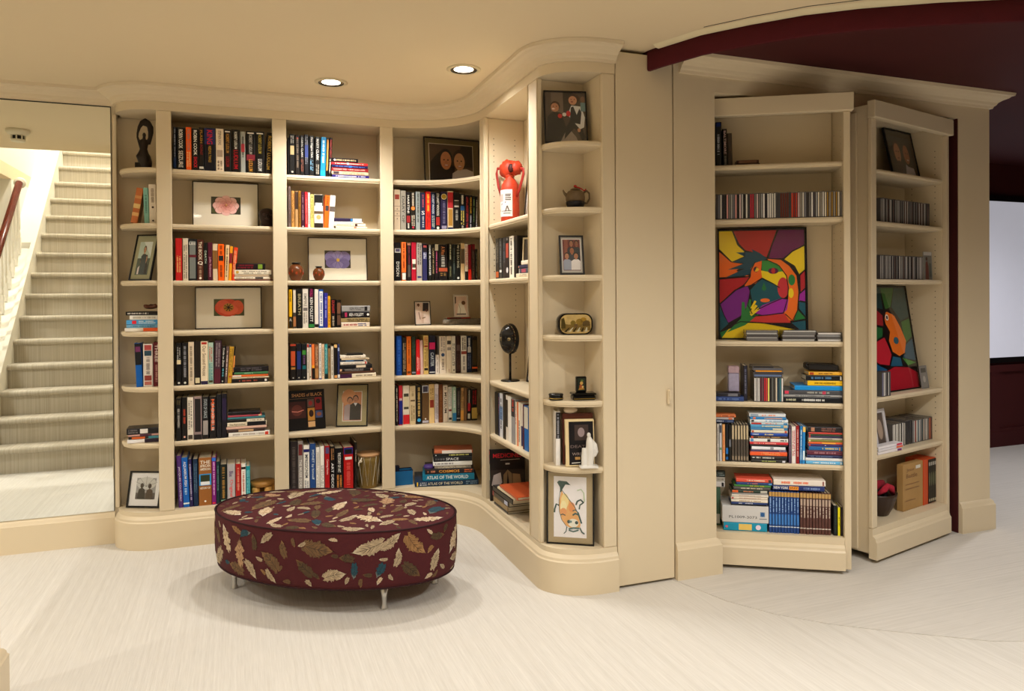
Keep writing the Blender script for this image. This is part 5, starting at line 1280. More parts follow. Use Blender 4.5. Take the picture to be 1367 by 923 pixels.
mk([(x / Wd * 0.9, z / Hd * 0.88) for x, z in oc], 'c0a468', 0); mk([(-.42, -.3), (-.4, .02), (-.2, -.02), (0, .0), (.2, .03), (.42, .0), (.43, -.3)], '7c6434', 1); mk([(-.43, -.2), (-.42, .25), (-.34, .3), (-.3, .0), (-.3, -.2)], '4c4020', 2)
for x, z, s, c in ((.1, .1, .1, '8c7030'), (.22, .18, .09, 'a07c30'), (-.08, .05, .08, '7c6830'), (.33, .05, .08, '6c5828')): mk([(x + s * math.cos(t), z + s * 1.5 * math.sin(t)) for t in [2 * PI * k / 12 for k in range(12)]], c, 3)
mk([(.2, -.1), (.2, .1), (.3, .18), (.4, .08), (.4, -.1)], '5c4a2c', 4); mk([(-.05, -.15), (-.05, .0), (.05, .0), (.05, -.15)], '6c5434', 4)
for k in range(6): mk([(-.35 + .12 * k, -.36), (-.2 + .1 * k, -.16), (-.17 + .1 * k, -.16), (-.27 + .12 * k, -.36)], 'c8c0a0' if k % 2 else '3c3420', 5)
p.build('painted_scene', o)
a, _ = SR2.at(742, 530); o = empty('lacquer_box', SR2.w(a, -0.005, ZS[4] + 0.0004)); tag(o, 'small round black lacquer box, fifth shelf of rounded end', 'box', 'lacquer boxes')
MB().lathe([(0.03, 0), (0.033, 0.003), (0.0315, 0.02)], LAC, n=28).build('box_base', o, smooth=True); MB().lathe([(0.0335, 0.0202), (0.0335, 0.025), (0.03, 0.029), (0.001, 0.031)], LAC, n=28).build('lid', o, smooth=True)
MB().lathe([(0.0328, 0.0065), (0.0332, 0.008), (0.0328, 0.0095)], mat('b09040', 0.3, metal=0.8), n=28).build('gold_band', o, smooth=True)
a, _ = SR2.at(777, 530); o = empty('lacquer_box', SR2.w(a, -0.02, ZS[4] + 0.0004), math.radians(-12)); tag(o, 'flat book-shaped black lacquer box with gold edge', 'box', 'lacquer boxes')
MB().bbox(-0.052, 0.052, -0.028, 0.028, 0, 0.022, LAC, 0.005).build('box_base', o); MB().bbox(-0.055, 0.055, -0.031, 0.031, 0.0222, 0.033, LAC, 0.004).build('lid', o); b = MB(); b.box(-0.048, 0.048, -0.0286, -0.0282, 0.006, 0.009, mat('b09040', 0.3, metal=0.8)); b.build('gold_band', o)
o = empty('lacquer_box', SR2.w(a - 0.006, -0.004, ZS[4] + 0.0336), math.radians(-12)); tag(o, 'small upright black lacquer box painted with golden figures', 'box', 'lacquer boxes')
MB().bbox(-0.024, 0.024, -0.012, 0.012, 0, 0.07, LAC, 0.004).build('box_body', o)
p = MB(); picture(p, [('r', 0, 0, 1, 1, '1c2418'), ('p', [(.1, .05), (.4, .5), (.9, .1)], 'b07c2c'), ('e', .5, .6, .2, .14, 'c89c50'), ('e', .4, .35, .18, .14, 'a04c24'), ('e', .65, .3, .12, .1, 'd0b070'), ('e', .55, .8, .18, .08, '5c6c34')], 0.036, 0.056, z0=0.007, y0=-0.0125); p.build('painted_scene', o)
# white stone figurine and shell
a, _ = SR2.at(781, 600); WS = mat('e2ded6', 0.35, var=0.06, scale=20)
t = MB(); t.box(-0.040, 0.040, -0.022, 0.022, 0.0, 0.010, WS)
t.tube([(-0.02, 0, 0.005), (-0.021, 0, 0.05), (-0.020, 0, 0.088)], [0.013, 0.012, 0.010], WS, n=6)
t.tube([(0.004, 0, 0.006), (0.006, 0, 0.045), (0.009, 0, 0.085), (0.006, 0, 0.115), (0.002, 0, 0.135)], [0.017, 0.018, 0.021, 0.017, 0.009], WS, n=12); t.ball((0.001, -0.002, 0.145), (0.009, 0.009, 0.012), WS)
t.tube([(0.012, 0, 0.12), (0.028, -0.002, 0.10), (0.033, -0.004, 0.07), (0.026, -0.004, 0.05)], [0.009, 0.011, 0.010, 0.006], WS, n=8)
o = t.build('stone_figurine', loc=SR2.w(a, -0.105 + 0.03, ZS[5] + 0.0015)); o.rotation_euler.z = math.radians(-14); tag(remesh(o, 0.0025), 'white stone figurine of a robed figure before the cover-out book', 'figurine')
SHZ = Surf(1.40, 3.0, -14).at(770, 553)[1] - ZS[5] + 0.003; S3 = Surf(1.40, 2.99, -14); a, _ = S3.at(763, 550)
faceout(Surf(1.40, 3.0, -14), 751.5, 792, 553, ZS[5], 2, 0.028, '5c3024', [('r', .05, .05, .95, .95, '6c3c2c')], 'thick brown cover-out book behind the cream edged one', 'books on the rounded end by the plain door', spine=[(.5, .9, 'a87c70'), (.1, .3, '2c1814')])
b = MB(); b.ball((0, 0, 0.014), (0.034, 0.02, 0.016), mat('d8c4a8', 0.4, var=0.15), n=20, m=10)
for i, v in enumerate(b.v): k = 1 + 0.06 * math.sin(v[0] * 400); b.v[i] = (v[0], v[1] * k, v[2] * k if v[2] > 0.014 else v[2])
o = b.build('sea_shell', smooth=True, loc=S3.w(S3.at(763, 550)[0], 0.026, ZS[5] + SHZ)); tag(o, 'pale ridged sea shell lying on top of the books', 'shell')
# brown rock crystal on the flat books by the mirror
b = MB(); rg = random.Random(9); BRK = mat('5c3420', 0.4, var=0.45, scale=60)
for k in range(9): b.ball((rg.uniform(-0.028, 0.028), rg.uniform(-0.014, 0.014), rg.uniform(0.008, 0.024)), (rg.uniform(0.01, 0.016), rg.uniform(0.008, 0.013), rg.uniform(0.007, 0.012)), BRK, n=7, m=5)
b.ball((0, 0, 0.012), (0.036, 0.018, 0.0125), BRK, n=9, m=6)
o = b.build('brown_rock', loc=SE.w(SE.at(200, 415)[0], 0.04, ZS[3] + 0.1175)); tag(remesh(o, 0.003), 'lumpy brown mineral rock on the flat books', 'rock')

# ------------------------------------------------------------------ ottoman
OC, OA, OX, OY = (0.395, 3.41), -33.0, 0.572, 0.335
ot = empty('ottoman', (OC[0], OC[1], 0), math.radians(OA)); tag(ot, 'oval burgundy ottoman with feather print on short silver legs', 'ottoman')
FAB = mat('4c1a1e', 0.85, var=0.12, scale=30, bump=0.35)
n = 72; Z0, Z1 = 0.108, 0.351
def oz(r): return Z1 + 0.022 * (1 - r * r)      # cushion crown
def el(k, s=1.0): t = 2 * PI * k / n; return (OX * s * math.cos(t), OY * s * math.sin(t))
ring = lambda s: [el(k, s) for k in range(n)]
b = MB(); b.rings([(ring(0.94), Z0), (ring(0.972), Z0 + 0.006), (ring(0.985), Z0 + 0.025), (ring(0.995), Z0 + 0.06), (ring(1.0), Z0 + 0.12), (ring(0.998), Z1 - 0.01), (ring(0.992), Z1)], FAB); b.build('side_panel', ot, smooth=True).data.set_sharp_from_angle(angle=1.0)
b = MB(); b.rings([(ring(0.99), Z1)] + [(ring(s), oz(s)) for s in (0.97, 0.9, 0.8, 0.65, 0.5, 0.35, 0.2, 0.08)], FAB); b.build('top_cushion', ot, smooth=True)
WELT = mat('2c0e12', 0.8)
for zz, s in ((Z1 + 0.001, 0.996), (Z0 + 0.007, 0.974)):
    b = MB(); b.tube([(x, y, zz) for x, y in ring(s)], 0.0036, WELT, n=6, closed=True); b.build('piping', ot, smooth=True)
for lx, ly in ((-0.035, 3.547), (0.56, 3.086), (0.825, 3.273), (0.23, 3.734)):
    v = Matrix.Rotation(math.radians(-OA), 2) @ Vector((lx - OC[0], ly - OC[1]))
    MB().lathe([(0.0165, 0.0005), (0.0165, 0.003), (0.0105, 0.02), (0.0115, 0.045), (0.0185, 0.108)], STEEL, n=20, c=(v.x, v.y, 0)).build('leg', ot, smooth=True)
# feathers printed on the cloth, following its surface
def feather_mat(name, base, dark, tip, freq):
    m = bpy.data.materials.new(name); m.use_nodes = True; nt = m.node_tree; p = nt.nodes['Principled BSDF']; p.inputs['Roughness'].default_value = 0.85
    uv = nt.nodes.new('ShaderNodeUVMap'); uv.uv_map = 'UVMap'; sp = nt.nodes.new('ShaderNodeSeparateXYZ'); nt.links.new(uv.outputs[0], sp.inputs[0])
    ab = nt.nodes.new('ShaderNodeMath'); ab.operation = 'ABSOLUTE'; nt.links.new(sp.outputs[1], ab.inputs[0])
    c1 = nt.nodes.new('ShaderNodeMath'); c1.operation = 'MULTIPLY_ADD'; c1.inputs[1].default_value = -0.55; nt.links.new(ab.outputs[0], c1.inputs[0]); nt.links.new(sp.outputs[0], c1.inputs[2])
    cb = nt.nodes.new('ShaderNodeCombineXYZ'); nt.links.new(c1.outputs[0], cb.inputs[0]); nt.links.new(ab.outputs[0], cb.inputs[1])
    mp = nt.nodes.new('ShaderNodeMapping'); mp.inputs['Scale'].default_value = (freq * 2, 1.6, 1); nt.links.new(cb.outputs[0], mp.inputs[0])
    nz = nt.nodes.new('ShaderNodeTexNoise'); nz.inputs['Scale'].default_value = 1.0; nz.inputs['Detail'].default_value = 3; nt.links.new(mp.outputs[0], nz.inputs[0])
    cr = nt.nodes.new('ShaderNodeValToRGB'); cr.color_ramp.elements[0].position = 0.36; cr.color_ramp.elements[0].color = lin(dark); cr.color_ramp.elements[1].position = 0.6; cr.color_ramp.elements[1].color = lin(base)
    nt.links.new(nz.outputs['Fac'], cr.inputs[0])
    mr = nt.nodes.new('ShaderNodeMapRange'); mr.inputs['From Min'].default_value = 0.7; mr.inputs['From Max'].default_value = 1.0; nt.links.new(sp.outputs[0], mr.inputs['Value'])
    mx = nt.nodes.new('ShaderNodeMix'); mx.data_type = 'RGBA'; nt.links.new(mr.outputs[0], mx.inputs[0]); nt.links.new(cr.outputs[0], mx.inputs[6]); mx.inputs[7].default_value = lin(tip)
    rb = nt.nodes.new('ShaderNodeMath'); rb.operation = 'LESS_THAN'; rb.inputs[1].default_value = 0.035; nt.links.new(ab.outputs[0], rb.inputs[0])
    m2 = nt.nodes.new('ShaderNodeMix'); m2.data_type = 'RGBA'; nt.links.new(rb.outputs[0], m2.inputs[0]); nt.links.new(mx.outputs[2], m2.inputs[6]); m2.inputs[7].default_value = lin(dark)
    nt.links.new(m2.outputs[2], p.inputs['Base Color']); return m
FM = [feather_mat('feather_cream', 'dcc8a8', '8c6c4c', 'e8dcc8', 11), feather_mat('feather_tan', 'a87c4c', '4c3018', 'b88c5c', 9), feather_mat('feather_brown', '7c5c38', '35241a', '8c6840', 12), feather_mat('feather_teal', '1c4c5c', '0c2028', '8c8c80', 12), feather_mat('feather_speckled', 'd0b894', '2c1c14', 'd8c8ac', 22), feather_mat('feather_dark', '5c4426', '1c120c', '7c5830', 16), feather_mat('feather_peach', 'c8a078', '6c4830', '3c2418', 18)]
rg = random.Random(21)
def top_pt(x, y, e=0.0012): r = math.sqrt((x / OX) ** 2 + (y / OY) ** 2); return (x, y, oz(min(r, 1)) + e)
arcL = [0.0]; EN = 720
for k in range(EN):
    t0, t1 = 2 * PI * k / EN, 2 * PI * (k + 1) / EN; arcL.append(arcL[-1] + math.hypot(OX * (math.cos(t1) - math.cos(t0)), OY * (math.sin(t1) - math.sin(t0))))
PER = arcL[-1]
def side_pt(s, z, e=0.0014):
    s %= PER; lo, hi = 0, EN
    while hi - lo > 1:
        md = (lo + hi) // 2
        if arcL[md] <= s: lo = md
        else: hi = md
    f = (s - arcL[lo]) / max(arcL[lo + 1] - arcL[lo], 1e-9); t = 2 * PI * (lo + f) / EN
    nx, ny = math.cos(t) / OX, math.sin(t) / OY; l = math.hypot(nx, ny)
    q = z - Z0; kk = 1.0 if q > 0.12 else (0.995 + 0.005 * (q - 0.06) / 0.06 if q > 0.06 else (0.985 + 0.01 * (q - 0.025) / 0.035 if q > 0.025 else 0.972 + 0.013 * (q - 0.006) / 0.019))
    return (OX * kk * math.cos(t) + nx / l * e, OY * kk * math.sin(t) + ny / l * e, z)
def feather(fn, cx, cy, L, W, ang, mt, curl, lobes, ok):
    """one feather: ragged vane either side of a bent quill; fn maps the print onto the cloth"""
    N = 26; rows = []; uvs = []; ca, sa = math.cos(ang), math.sin(ang)
    for i in range(N + 1):
        s = i / N; wd = W * (math.sin(PI * min(1, s * 0.93 + 0.07)) ** 0.6) * (0.6 + 0.4 * s if lobes else 1.0)
        for sd in (-1, -0.5, 0, 0.5, 1):
            jag = 1.0 if abs(sd) < 1 else rg.uniform(0.68, 1.16) * (0.6 if lobes and i % 7 in (0, 1) else 1)
            x = (s - 0.5) * L - abs(sd) * W * 0.25; y = sd * wd * 0.5 * jag + curl * L * (s - 0.5) ** 2
            px, py = cx + x * ca - y * sa, cy + x * sa + y * ca
            if not ok(px, py): return None
            rows.append(fn(px, py)); uvs.append((s, sd))
    fs = [(i * 5 + j, (i + 1) * 5 + j, (i + 1) * 5 + j + 1, i * 5 + j + 1) for i in range(N) for j in range(4)]
    return rows, fs, mt, uvs
fp = MB(); fp.uv = []
def scatter(fn, sampler, ok, count, gap):
    placed = []; tries = 0
    while len(placed) < count and tries < 6000:
        tries += 1; big = rg.random()
        cx, cy = sampler(); L = 0.135 if big < 0.3 else (0.105 if big < 0.7 else (0.07 if big < 0.9 else 0.035))
        if tries > 2500: L = rg.choice((0.07, 0.05, 0.03))
        L *= rg.uniform(0.85, 1.12)
        if any((cx - p[0]) ** 2 + (cy - p[1]) ** 2 < (gap * (L + p[2])) ** 2 for p in placed): continue
        lob = L > 0.1 and rg.random() < 0.3
        r = feather(fn, cx, cy, L, L * (0.62 if lob else rg.uniform(0.40, 0.60)), rg.uniform(0, 2 * PI), (FM[0] if rg.random() < 0.6 else FM[6]) if lob else rg.choice((FM[0], FM[1], FM[2], FM[2], FM[3], FM[4], FM[4], FM[4], FM[5], FM[5])), rg.uniform(-0.4, 0.4), lob, ok)
        if r is None: continue
        placed.append((cx, cy, L)); fp.add(r[0], r[1], r[2]); fp.uv += r[3]
inside = lambda x, y: (x / OX) ** 2 + (y / OY) ** 2 < 0.955
scatter(top_pt, lambda: (rg.uniform(-OX, OX), rg.uniform(-OY, OY)), inside, 140, 0.40)
scatter(side_pt, lambda: (rg.uniform(0, PER), rg.uniform(Z0 + 0.02, Z1 - 0.02)), lambda s, z: Z0 + 0.010 < z < Z1 - 0.007, 130, 0.40)
fo = fp.build('feather_print', ot, smooth=True); fo['kind'] = 'stuff'

# ------------------------------------------------------------------ contents of the bookcase door with the face painting
def dsurf(o, deg, off):
    a = math.radians(deg); return Surf(o[0] - math.sin(a) * off, o[1] + math.cos(a) * off, deg)
D1 = dsurf(o1, A1, 0.028); D1b = dsurf(o1, A1, 0.10)
GD = 'books on the face-painting door'; GF = 'film cases on the face-painting door'; GJ = 'disc cases on the face-painting door'
WD1 = lambda s: '%s shelf, face-painting door' % s
row(D1b, (940, 155), 13.19, DZ[0], """
200 308 105 101216 | e 16245c .9 .98; l a8a8b0 .3 .75
330 410 225 17130f -14 | t c8a8a4 .35 .95 BALTIMORE; l 8c8884 .05 .3
412 500 300 3c3024 -14 |
""", WD1('top'), 'wall side', GD, dp=0.105)
a0, _ = D1b.at(940 + 565 / 13.19, 210); a1, _ = D1b.at(940 + 980 / 13.19, 210)
make_book(D1b.w(a1, 0.0, DZ[0] + 0.0095), (0, -PI / 2, D1b.rz), 0.018, a1 - a0, 0.09, '5c4a40', ['l 8c7c70 .1 .9'], 'grey brown flat book, lower of the pair on top shelf', GD)
make_book(D1b.w(a1 - 0.004, 0.0, DZ[0] + 0.0265), (0, -PI / 2, D1b.rz), 0.015, a1 - a0 - 0.006, 0.085, '4a2c20', ['b 7c5844 .1 .9'], 'brown flat book, upper of the pair on top shelf', GD)
CDC = 'c8c4bc b8b4b0 8c8c8c a09c98 d8d4d0 706c68 3c3c40 201e20 484448 8c8478 d0c8b8 6c6c74 c0a8a8 302c2c 24242c 5c5854'.split()
a0, _ = D1.at(955.5, 280); a1 = W1 - 0.0295
cc = []
rg = random.Random(5)
for i in range(58):
    f = i / 58; c = rg.choice(CDC)
    if i in (5, 9): c = 'c88c88'
    if i in (16, 17): c = 'a82838'
    if 30 <= i <= 33: c = '5c2c24'
    if i in (35, 36, 37): c = ('b8402c', '8c2420', 'a83c34')[i - 35]
    if i in (51, 53, 55): c = '8c6c30'
    cc.append(c)
cds(D1, max(a0, 0.1), a1, DZ[1], 58, cc, 'row above the face painting', GJ, side='wall side')
# the colourful painting of a face
art = [('r', 0, 0, 1, 1, '0c0a0c'), ('p', [(.0, .99), (.16, .99), (.22, .86), (.3, .8), (.3, .75), (.15, .7), (.0, .82)], 'd8b41c'), ('p', [(.17, .99), (.68, .99), (.6, .82), (.56, .74), (.45, .78), (.31, .81), (.24, .87)], '9c1c20'), ('p', [(.7, .99), (.99, .99), (.99, .85), (.85, .8), (.75, .73), (.58, .73), (.62, .84)], '5c1048'),
       ('p', [(.99, .84), (.99, .62), (.93, .58), (.88, .66), (.76, .72), (.86, .79)], 'dcb81c'), ('p', [(0, .8), (.14, .7), (.3, .68), (.2, .62), (.35, .57), (0, .56)], 'd85c14'), ('p', [(0, .54), (.35, .56), (.3, .5), (.2, .45), (0, .32)], 'a01c24'), ('p', [(.01, .31), (.2, .44), (.33, .48), (.36, .42), (.33, .3), (.24, .2), (.1, .14), (.05, .22)], '6c1c74'),
       ('p', [(0, .3), (.05, .2), (.1, .13), (0, .06)], '0c4450'), ('p', [(0, .05), (.02, .0), (.12, .08), (.3, .16), (.45, .22), (.44, .18), (.3, .13)], '1c6834'), ('p', [(.02, .0), (.1, .08), (.3, .14), (.6, .13), (.9, .08), (.92, 0)], 'dcb41c'), ('p', [(.3, .15), (.42, .2), (.78, .23), (.82, .14), (.6, .14)], 'b8302c'), ('p', [(.83, .14), (.92, .08), (.99, .06), (.99, .16), (.9, .15)], '0c4c5c'), ('p', [(.86, .16), (.9, .26), (.99, .18)], '1c6c34'),
       ('p', [(.92, .33), (.99, .32), (.99, .2), (.92, .27)], '0c4c5c'), ('p', [(.93, .4), (.99, .44), (.99, .33), (.92, .34)], '8c1c8c'), ('p', [(.94, .57), (.99, .61), (.99, .46), (.94, .42)], 'a01c28'),
       ('p', [(.56, .73), (.48, .78), (.38, .82), (.4, .79), (.2, .79), (.3, .75), (.15, .7), (.3, .69), (.1, .63), (.3, .64), (.05, .55), (.3, .57), (.38, .6), (.5, .7)], '0c3c4c'),
       ('p', [(.56, .73), (.72, .72), (.82, .66), (.9, .57), (.92, .42), (.9, .25), (.85, .16), (.8, .16), (.74, .24), (.8, .4), (.8, .5), (.76, .6), (.68, .68), (.58, .71)], 'e0641a'), ('p', [(.5, .71), (.58, .71), (.68, .68), (.74, .61), (.62, .6), (.5, .62)], '2c7c34'), ('p', [(.49, .62), (.62, .6), (.74, .61), (.79, .55), (.72, .46), (.62, .5), (.5, .55)], 'dcb81c'),
       ('p', [(.5, .71), (.49, .62), (.5, .55), (.42, .5), (.28, .47), (.33, .52), (.37, .57), (.37, .64), (.42, .69)], 'dc5c18'), ('p', [(.5, .54), (.63, .49), (.7, .46), (.72, .36), (.6, .31), (.45, .27), (.38, .34), (.36, .44), (.43, .5)], '0c4854'), ('e', .74, .46, .065, .095, 'b02c34'), ('e', .84, .53, .04, .05, '1c7038'), ('e', .83, .41, .03, .045, 'dcb81c'),
       ('p', [(.4, .23), (.5, .3), (.7, .36), (.8, .35), (.78, .26), (.73, .22), (.5, .21)], '8c208c'), ('e', .63, .615, .06, .028, '4c1040'), ('e', .63, .615, .022, .028, 'a82028'), ('e', .43, .63, .03, .025, '3c1020'), ('p', [(.415, .61), (.445, .61), (.47, .63), (.44, .65)], 'd8a81c'), ('p', [(.49, .45), (.52, .51), (.55, .45), (.52, .43)], '1c6434'), ('e', .53, .345, .055, .018, 'dc6424'),
       ('p', [(.08, .05), (.25, .18), (.26, .33), (.29, .33), (.3, .25), (.34, .36), (.37, .35), (.36, .22), (.44, .21), (.3, .12)], '246c34'), ('s', [(.36, .23), (.43, .3)], .03, 'dcb41c'), ('s', [(.36, .21), (.46, .27)], .03, 'dcb41c'), ('s', [(.37, .27), (.42, .34)], .025, 'dcb41c')]
for L_ in ([(.16, .99), (.22, .86), (.3, .8), (.3, .75), (.15, .7), (0, .82)], [(.68, .99), (.6, .82), (.56, .74)], [(.99, .85), (.85, .79), (.75, .73)], [(.56, .73), (.72, .72), (.82, .66), (.9, .57), (.92, .42), (.9, .25), (.84, .16), (.76, .22)], [(.58, .71), (.7, .66), (.78, .57), (.8, .46), (.79, .36), (.74, .23)], [(0, .55), (.3, .57)], [(0, .31), (.18, .44), (.3, .48)], [(.42, .7), (.37, .62), (.36, .56), (.27, .47), (.36, .48), (.5, .55)], [(.5, .55), (.62, .5), (.7, .46)], [(.38, .2), (.55, .21), (.74, .23)], [(.05, .08), (.24, .15), (.5, .14), (.9, .08)], [(.36, .43), (.33, .3), (.38, .22)], [(.44, .26), (.6, .32), (.72, .36)], [(.93, .58), (.99, .62)], [(.93, .34), (.99, .33)]):
    art.append(('s', L_, .011, '120e10'))
frame('painting', 'bright painting of a face in orange, yellow, purple and teal patches', 'painting', dsurf(o1, A1, 0.137), 959.5, 1079.5, 304, DZ[3], 4, 0.007, '0c0a0a', None, (0, 0, 0, 0), art, depth=0.016)
G_ = '6c6a68 8c8a88 4c4a4a a8a6a2'.split()
cdstack(D1, (950, 455), 5.274, DZ[3], 245, 470, 5, G_, 'pile beside the painted green arm', GJ, back=0.0, amax=W1 - 0.029)
cdstack(D1, (950, 455), 5.274, DZ[3], 500, 735, 5, G_[::-1], 'middle pile below the face painting', GJ, back=0.0, amax=W1 - 0.029)
cdstack(D1, (950, 455), 5.274, DZ[3], 745, 945, 4, ['c8c4c0', '5c5a58', '8c8c8c'], 'pile beside the swinging stile', GJ, back=0.0, amax=W1 - 0.029)
# fifth row: boxes, discs, games
C = (950, 465); sc = 7.195; z = DZ[4]
stack(D1, C, sc, z, """
40 275 432 468 25232a | e 6c6c74 .1 .5
40 310 470 515 2c4074 | l 5c74a8 .2 .9
""", WD1('fourth'), GD, maxdp=0.13, jit=0.5)
zz = z + (D1.at(975, 465 + 432 / sc)[1] - D1.at(975, 465 + 515 / sc)[1]) + 0.002
a0, _ = D1.at(950 + 168 / sc, 500); a1, _ = D1.at(950 + 272 / sc, 500); ht = D1.at(980, 465 + 180 / sc)[1] - zz
o = empty('keepsake_tin', D1.w((a0 + a1) / 2, 0.03, zz), D1.rz); tag(o, 'lilac patterned tall tin standing on the navy box', 'tin')
MB().bbox(-(a1 - a0) / 2, (a1 - a0) / 2, 0, 0.05, 0, ht * 0.72, mat('a8a0b8', 0.3, var=0.25, scale=60), 0.003).build('tin_body', o); MB().bbox(-(a1 - a0) / 2 - 0.001, (a1 - a0) / 2 + 0.001, -0.001, 0.051, ht * 0.72 + 0.001, ht, mat('b89ca4', 0.3, var=0.3, scale=60), 0.003).build('lid', o)
a2, _ = D1.at(950 + 306 / sc, 500)
make_book(D1.w(a2 + 0.012, 0.02, z + 0.0004), (0, 0, D1.rz), 0.018, D1.at(990, 465 + 172 / sc)[1] - z, 0.12, '242430', ['l 6c6c80 .2 .9'], 'dark grey book standing beside the lilac tin', GD)
a0, _ = D1.at(950 + 408 / sc, 500); a1, _ = D1.at(950 + 688 / sc, 500)
cds(D1, a0, a1, z, 15, 'd0ccc8 b8b4b0 d4d0cc 5c2c38 6c4850 b02030 c83c34 e0d070 201e1c 5c5c58 3c3834 c8bca8 1c3c4c 3c7078 d8d4d0'.split(), 'short row beside the tin', GJ, h=D1.at(1025, 465 + 280 / sc)[1] - z, side='tin side')
zc = z + (D1.at(1025, 465 + 280 / sc)[1] - z) + 0.001
for i, (x0, x1, th, hx) in enumerate(((402, 680, 0.013, '5c6c8c'), (402, 690, 0.011, '3c3c44'), (415, 682, 0.0085, 'd89028'), (392, 685, 0.011, '5c5c64'), (396, 600, 0.009, '2c2a2c'))):
    a0, _ = D1.at(950 + x0 / sc, 490); a1, _ = D1.at(950 + x1 / sc, 490)
    o = jewel_mesh(th - 0.0006, a1 - a0, 0.12, hx).build('disc_case', loc=D1.w(a1, 0.002, zc + th / 2), rot=(0, -PI / 2, D1.rz)); tag(o, '%s disc case lying across the short row, %s from bottom' % (cname(hx), ordw(i + 1)), 'disc case', GJ); zc += th
zt = stack(D1, C, sc, z, """
932 1290 172 205 d8a02c | l 6c3c10 .3 .7; e a03c1c .85 .97
905 1290 240 292 14161a | l 4c7ca8 .3 .85; e d0d4d8 .02 .06
922 1290 297 346 e0b41c | l 8c6c10 .2 .8
798 1290 348 394 1484cc |
697 1275 388 430 46464a | e c83c54 .92 .99; l a8a8a0 .2 .6; e b03c54 .28 .34
693 1285 438 462 8c8c8c | l 3c3c3c .2 .8
690 1290 464 518 15161a | l d0d0cc .3 .68; l b8b89c .78 .95
""", WD1('fourth'), GD, maxdp=0.17, jit=0.6, amax=W1 - 0.032)
a0, _ = D1.at(950 + 930 / sc, 480); a1, _ = D1.at(950 + 1250 / sc, 480); a1 = min(a1, W1 - 0.04)
b = MB(); b.bbox(0, a1 - a0 - 0.004, 0, 0.12, 0, 0.03, mat('1a1614', 0.5), 0.006); b.tube([(0.004, 0.01, 0.012), (-0.008, 0.012, 0.024), (0.0, 0.014, 0.036)], 0.004, mat('1a1614', 0.5), n=8)
o = b.build('zip_case', loc=D1.w(a0, 0.01, zt + 0.001), rot=(0, math.radians(2), D1.rz)); o.location.z += (a1 - a0) * math.sin(math.radians(2)); tag(o, 'black soft case lying on the yellow and black books', 'case')
# sixth row: films
C = (950, 540); z = DZ[5]
row(D1, C, sc, z, """
52 72 190 d0ccc4 | l 8c8884 .2 .9
74 99 185 c4c4c8 | e 3c4050 .75 .95; e 5c8c58 .3 .36
104 131 195 e0a468 | l c8442c .2 .8
133 163 190 15181e | e 1c6cb8 .2 .36; e 1c5ca0 .05 .12
165 190 200 1a1816 | e 6c7078 .4 .6
193 219 195 4c443c | e b8a888 .6 .97; e 8c7c68 .05 .15
221 247 195 4c443c | e b0a080 .6 .97; e 8c7c68 .05 .15
249 275 195 4c443c | e b8a888 .6 .97; e 8c7c68 .05 .15
277 302 195 4c443c | e b0a080 .6 .97; e 8c7c68 .05 .15
304 329 195 4c443c | e b8a888 .6 .97; e 8c7c68 .05 .15
331 356 195 4c443c | e b0a080 .6 .97; e 8c7c68 .05 .15
""", WD1('fifth'), 'wall side', GF, cat='film case', name='film_case', dp=0.13)
zq = D1.at(970, 540 + 185 / sc)[1] + 0.003
stack(D1, C, sc, zq, """
40 232 70 98 c87040 | l 5c1c14 .1 .8
40 215 100 122 a8a4a4 | e c8643c .1 .3
40 215 126 156 182c54 | l c8ccd4 .6 .95; l 5c6c90 .05 .4
""", 'on films at wall side', GF, cat='film case', name='film_case', maxdp=0.13, jit=0.5)
stack(D1, C, sc, z, """
362 712 47 78 c8ccd0 | l e07034 .3 .65; e 8c9cac .75 .97
372 715 80 105 2c7cb8 | l e0a060 .1 .6; e d8703c .85 .92
370 735 107 134 d0d8dc | l 4c88b8 .1 .6; e 3c3c40 .9 .97
370 735 136 158 b8c4c8 | e b03028 .7 .97; l d05c3c .3 .6; e 3c7cac .02 .12
376 735 160 190 4c94c0 | l d8c898 .2 .7; e d0b890 .02 .12
376 730 192 214 3c7cac | e d8ccb0 .1 .4
380 730 216 244 d4ccb8 | e b84838 .02 .08; e b84838 .93 .98
376 730 246 275 20449c | l e8d070 .4 .62; l c8d0d8 .8 .95
376 730 278 302 3c2418 | l b89060 .2 .8; e c84838 .93 .99
366 735 305 340 dcdcd8 | e 2c2c30 .46 .54; e 4c84b8 .9 .98; l 3c3c3c .04 .2
368 735 342 366 c82c34 | l f0b0a0 .3 .9
372 730 368 387 1a1414 |
386 710 389 420 dcdce4 | e 8c8c94 .35 .45
376 720 422 440 4c3c5c | l a89cb8 .02 .2
370 725 442 482 e0582c | l f8a060 .2 .7
376 725 485 522 1c1a1c | l c8c8c4 .3 .95
380 720 525 553 22201c | l a8b060 .3 .8; e c8c8d0 .04 .12
""", WD1('fifth'), GF, cat='film case', name='film_case', maxdp=0.135, jit=1.2)
row(D1, C, sc, z, """
742 766 205 4c3c50 | l 8c7c94 .2 .9
769 810 215 dcd4d0 | l b02c34 .2 .9
812 845 210 8c1c20 | l d09c94 .2 .9
848 872 210 2878b8 5 | l d0e4f0 .1 .9
874 902 215 2c84c4 6 | b e0b860 .85 .99; e c8dce8 .1 .35
""", WD1('fifth'), 'tall film stack', GF, cat='film case', name='film_case', dp=0.13, start=0)
